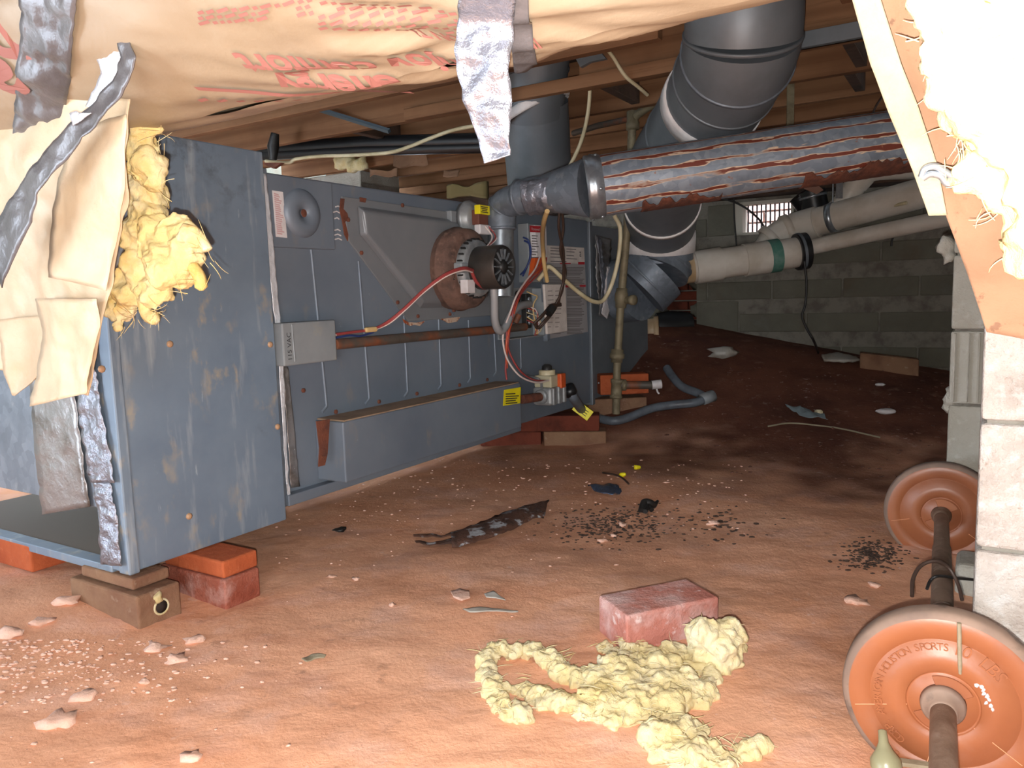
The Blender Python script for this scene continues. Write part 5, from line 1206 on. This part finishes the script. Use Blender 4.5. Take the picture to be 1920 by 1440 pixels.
for i in range(26):
    a = random.uniform(0, 6.28); p = gp(1342, 1252); q = random.random() ** .5
    bl.append((p + V((q * math.cos(a) * .033, q * math.sin(a) * .02, random.uniform(.02, .075))), random.uniform(.018, .03)))
IC2 = fluff('insulation_ball', bl, yellowins, .003, .02, .04, None, .012); WL[IC2.name] = V(IC2.location)
tag(IC2, 'round yellow fibreglass wad resting against the loose brick', 'insulation')
strands(IC2, [(b_[0], b_[1]) for b_ in bl], 140, .028, .0007)
wisps(IC2, [b_[0] for b_ in bl], yellowins, 40, .03, .0005)
# ---------------------------------------------------------------- litter on the dirt
def sheet(name, m, poly, h, lab, cat, amp=.006, solid=.002, nu=16, nv=6, curl=0.0):
    """thin piece lying on the ground: poly = two pixel edges"""
    L, R = poly
    def pick(A, i):
        s = i * (len(A) - 1); a = min(int(s), len(A) - 2); f = s - a; return A[a][0] + (A[a + 1][0] - A[a][0]) * f, A[a][1] + (A[a + 1][1] - A[a][1]) * f
    def fn(i, j):
        l, r = pick(L, i), pick(R, i); p = gp(l[0] + (r[0] - l[0]) * j, l[1] + (r[1] - l[1]) * j)
        return p + ZX * (h + amp * (1 + NZ.noise(p * 30)) + curl * math.sin(j * 3.14))
    return tag(B().grid(fn, nu, nv).build(name, m, solid=solid), lab, cat)
RS = thing('rusted_strip', gp(900, 990), 'rusted sheet-metal strip with forked ends lying on the clay', 'metal strip')
def rs(L, R, nu, h=.004, curl=.0):
    o = sheet('metal_sheet', rustedsheet, (L, R), h, None, None, .008, .003, nu, 6, curl); o.parent = RS; o.location = V(o.location) - WL[RS.name]; o.name = 'metal_sheet'
rs([(1030, 944), (985, 955), (945, 968), (905, 985), (870, 1000), (845, 1008)], [(1022, 975), (990, 985), (955, 1002), (925, 1014), (890, 1024), (848, 1032)], 30, .004, .012)
rs([(905, 985), (865, 1003), (830, 1010), (775, 1009)], [(900, 998), (862, 1013), (830, 1014), (776, 1011)], 20)
rs([(890, 1010), (850, 1018), (815, 1025), (778, 1022)], [(885, 1022), (850, 1028), (820, 1030), (780, 1025)], 20)
sheet('foil_scrap', bluefoil, ([(1102, 918), (1120, 918), (1140, 916), (1156, 917)], [(1112, 926), (1126, 936), (1148, 940), (1166, 930)]), .004, 'crumpled bluish foil scrap on the clay', 'foil', .016, .002, 14, 8)
bk = thing('black_scrap', gp(1218, 962), 'curled black plastic scrap on the clay near the foil', 'scrap')
B().tube(spline([gp(1203, 962) + ZX * .006, gp(1208, 955) + ZX * .022, gp(1218, 954) + ZX * .02, gp(1226, 952) + ZX * .01, gp(1234, 950) + ZX * .02], 5), [.012] * 16 + [.01, .008, .006, .005, .004], 8).build('curl', black_m, bk)
B().tube(spline([gp(1210, 965) + ZX * .01, gp(1216, 958) + ZX * .016, gp(1222, 962) + ZX * .01], 5), .008, 8).build('curl', black_m, bk)
def nut(px, py, lab, d):
    p = gp(px, py); o = B().lathe(p + ZX * .008, d, [(-.012, .0), (-.012, .010), (-.004, .0095), (.012, .006), (.014, 0)], 10).build('wire_nut', yel); tag(o, lab, 'wire nut')
nut(1195, 880, 'yellow wire nut lying alone on the clay, pointing sideways', V((1, .1, 0))); nut(1168, 894, 'yellow wire nut touching the thin dark twig', V((.6, -.7, .3)))
o = B().tube(spline([gp(1130, 889) + ZX * .005, gp(1148, 893) + ZX * .008, gp(1165, 899) + ZX * .008, gp(1179, 910) + ZX * .005], 5), .0035, 6).build('twig', brownwire); tag(o, 'thin dark twig lying on the clay by a yellow wire nut', 'twig')
o = ico(.012, gp(637, 997) + ZX * .006, 2, (1.4, 1, .6), None, .9).build('black_scrap', black_m); tag(o, 'small black scrap on the clay beyond the orange brick', 'scrap')
sheet('leaf_scrap', plasticfilm, ([(868, 1145), (900, 1144), (935, 1147), (970, 1150)], [(880, 1151), (905, 1152), (940, 1152), (972, 1152)]), .002, 'long pale torn scrap on the clay left of the loose brick'.replace('left of', 'facing'), 'scrap', .004)
sheet('leaf_scrap', stone_m, ([(845, 1112), (862, 1107), (880, 1112)], [(850, 1124), (866, 1130), (882, 1124)]), .002, 'ragged pinkish flake above the long pale scrap', 'scrap', .003)
sheet('leaf_scrap', plasticfilm, ([(908, 1118), (925, 1112), (945, 1126)], [(912, 1124), (930, 1124), (948, 1130)]), .002, 'small grey flake beside the pinkish flake', 'scrap', .003)
sheet('leaf_scrap', flange_m, ([(566, 1244), (585, 1233), (612, 1236)], [(575, 1250), (590, 1242), (608, 1240)]), .003, 'tiny curled pale leaf on the bare clay', 'leaf', .006)
sheet('plastic_film', mat('blue_grey_film', (120, 132, 136), .4), ([(1472, 770), (1490, 772), (1515, 778), (1545, 788)], [(1475, 775), (1495, 784), (1520, 794), (1552, 796)]), .006, 'blue-grey plastic film scrap on the dark dirt', 'plastic', .02, .002, 14, 8)
o = ico(.03, gp(1660, 776) + ZX * .012, 2, (1.5, 1, .45), None, .3).build('plastic_disc', white_m); tag(o, 'white oval disc lying on the far dirt', 'disc')
o = ico(.02, gp(1535, 780) + ZX * .015, 2, (1, 1, .8), None, .5).build('plastic_plug', cream); tag(o, 'cream plug next to the blue-grey film scrap', 'plug')
o = ico(.016, gp(1650, 724) + ZX * .008, 2, (1.6, 1, .5), None, .4).build('plastic_chip', white_m); tag(o, 'white chip on the dark dirt behind the oval disc', 'plastic')
o = ico(.05, gp(1357, 668) + ZX * .02, 2, (1.5, 1, .6), None, .8).build('insulation_scrap', plasticfilm); tag(o, 'pale grey tuft on the dark mound before the wall', 'insulation')
sheet('board', plasticfilm, ([(1540, 672), (1570, 668), (1605, 676)], [(1545, 682), (1580, 684), (1612, 682)]), .012, 'pale broken board lying at the foot of the back wall', 'board', .006, .012)
o = B().tube(spline([gp(1440, 801) + ZX * .004, gp(1480, 795) + ZX * .004, gp(1530, 799) + ZX * .004, gp(1580, 806) + ZX * .004, gp(1650, 822) + ZX * .004], 6), .004, 6).build('straw', flange_m); tag(o, 'long pale straw curving over the dark dirt', 'straw')
# stones: the larger ones singly, grit as one mass
def stone(px, py, r, m=stone_m):
    r *= .85; p = gp(px, py); o = ico(r, p + ZX * r * .12, 2, (random.uniform(.9, 1.5), random.uniform(.8, 1.2), random.uniform(.4, .6)), None, .9).build('stone', m); return o
spots = [(125, 1130, .026, 'pinkish stone beside the brown holed brick'), (78, 1168, .022, 'second pinkish stone near the brown holed brick'), (20, 1190, .025, 'pinkish stone at the dirt edge under the box end'), (290, 1217, .022, 'flat orange-pink stone in front of the brown holed brick'), (365, 1203, .022, 'pale lumpy stone in front of the brown holed brick'),
    (330, 1238, .018, 'long pale pebble in front of the brick group'), (162, 1306, .018, 'pale oval stone alone on the clay'), (272, 1280, .011, 'small pink pebble beyond the oval stone'), (110, 1352, .026, 'flat pale stone bedded in the clay'), (360, 1420, .016, 'bright orange stone chip in the clay'), (1335, 1008 - 26, .016, 'tan stone beside the black scrap'), (1130, 1015, .013, 'tan pebble among the dark litter'), (1150, 1005, .011, 'second tan pebble among the dark litter'), (1166, 985, .014, 'grey stone at the edge of the dark litter'),
    (1605, 1130, .022, 'flat pinkish stone near the far weight plate'), (1640, 1098, .016, 'small pinkish stone near the wire loop'), (735, 1135, .009, 'small pale chip on open clay'), (1250, 905, .01, 'tiny pale stone beyond the foil scrap'), (622, 1082, .012, 'pale stone beyond the bricks'), (668, 1086, .010, 'smaller pale stone beyond the bricks')]
for (x, y, r, lab) in spots: tag(stone(x, y, r), lab, 'stone')
def grit(n, area, rmin, rmax, m, name, sc=.5):
    b = B()
    for _ in range(n):
        x, y = area(); p = gp(x, y); r = random.uniform(rmin, rmax) * (p.y / 1.6) ** .5
        ico(r, (p.x, p.y, p.z + r * .2), 1, (random.uniform(.8, 1.6), random.uniform(.8, 1.3), sc), b, .6)
    o = b.build(name, m, fixn=False); o['kind'] = 'stuff'; return o
G = random.gauss
o = grit(420, lambda: (abs(G(60, 190)), min(1430, 1200 + abs(G(0, 75)))), .0014, .0055, stone_m, 'gravel'); tag(o, 'pinkish gravel scattered on the clay around the bricks', 'gravel')
o = grit(380, lambda: (random.uniform(500, 1400), 860 + abs(G(0, 90))), .0012, .0042, stone_m, 'gravel'); tag(o, 'pale gravel scattered over the middle of the floor', 'gravel')
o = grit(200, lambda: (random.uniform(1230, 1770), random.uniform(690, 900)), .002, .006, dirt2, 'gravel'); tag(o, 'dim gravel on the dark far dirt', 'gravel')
o = grit(600, lambda: (1150 + G(0, 55), 985 + G(0, 17)), .0012, .0048, litter_m, 'litter', .4); tag(o, 'dark bark-like litter on the clay near the black scrap', 'litter')
o = grit(400, lambda: (1632 + G(0, 28), 1042 + G(0, 14)), .0015, .005, litter_m, 'litter', .4); tag(o, 'dark litter patch beside the far weight plate', 'litter')
o = grit(90, lambda: (1350 + G(0, 50), 985 + G(0, 20)), .002, .006, litter_m, 'litter', .4); tag(o, 'thin dark litter beyond the loose brick', 'litter')
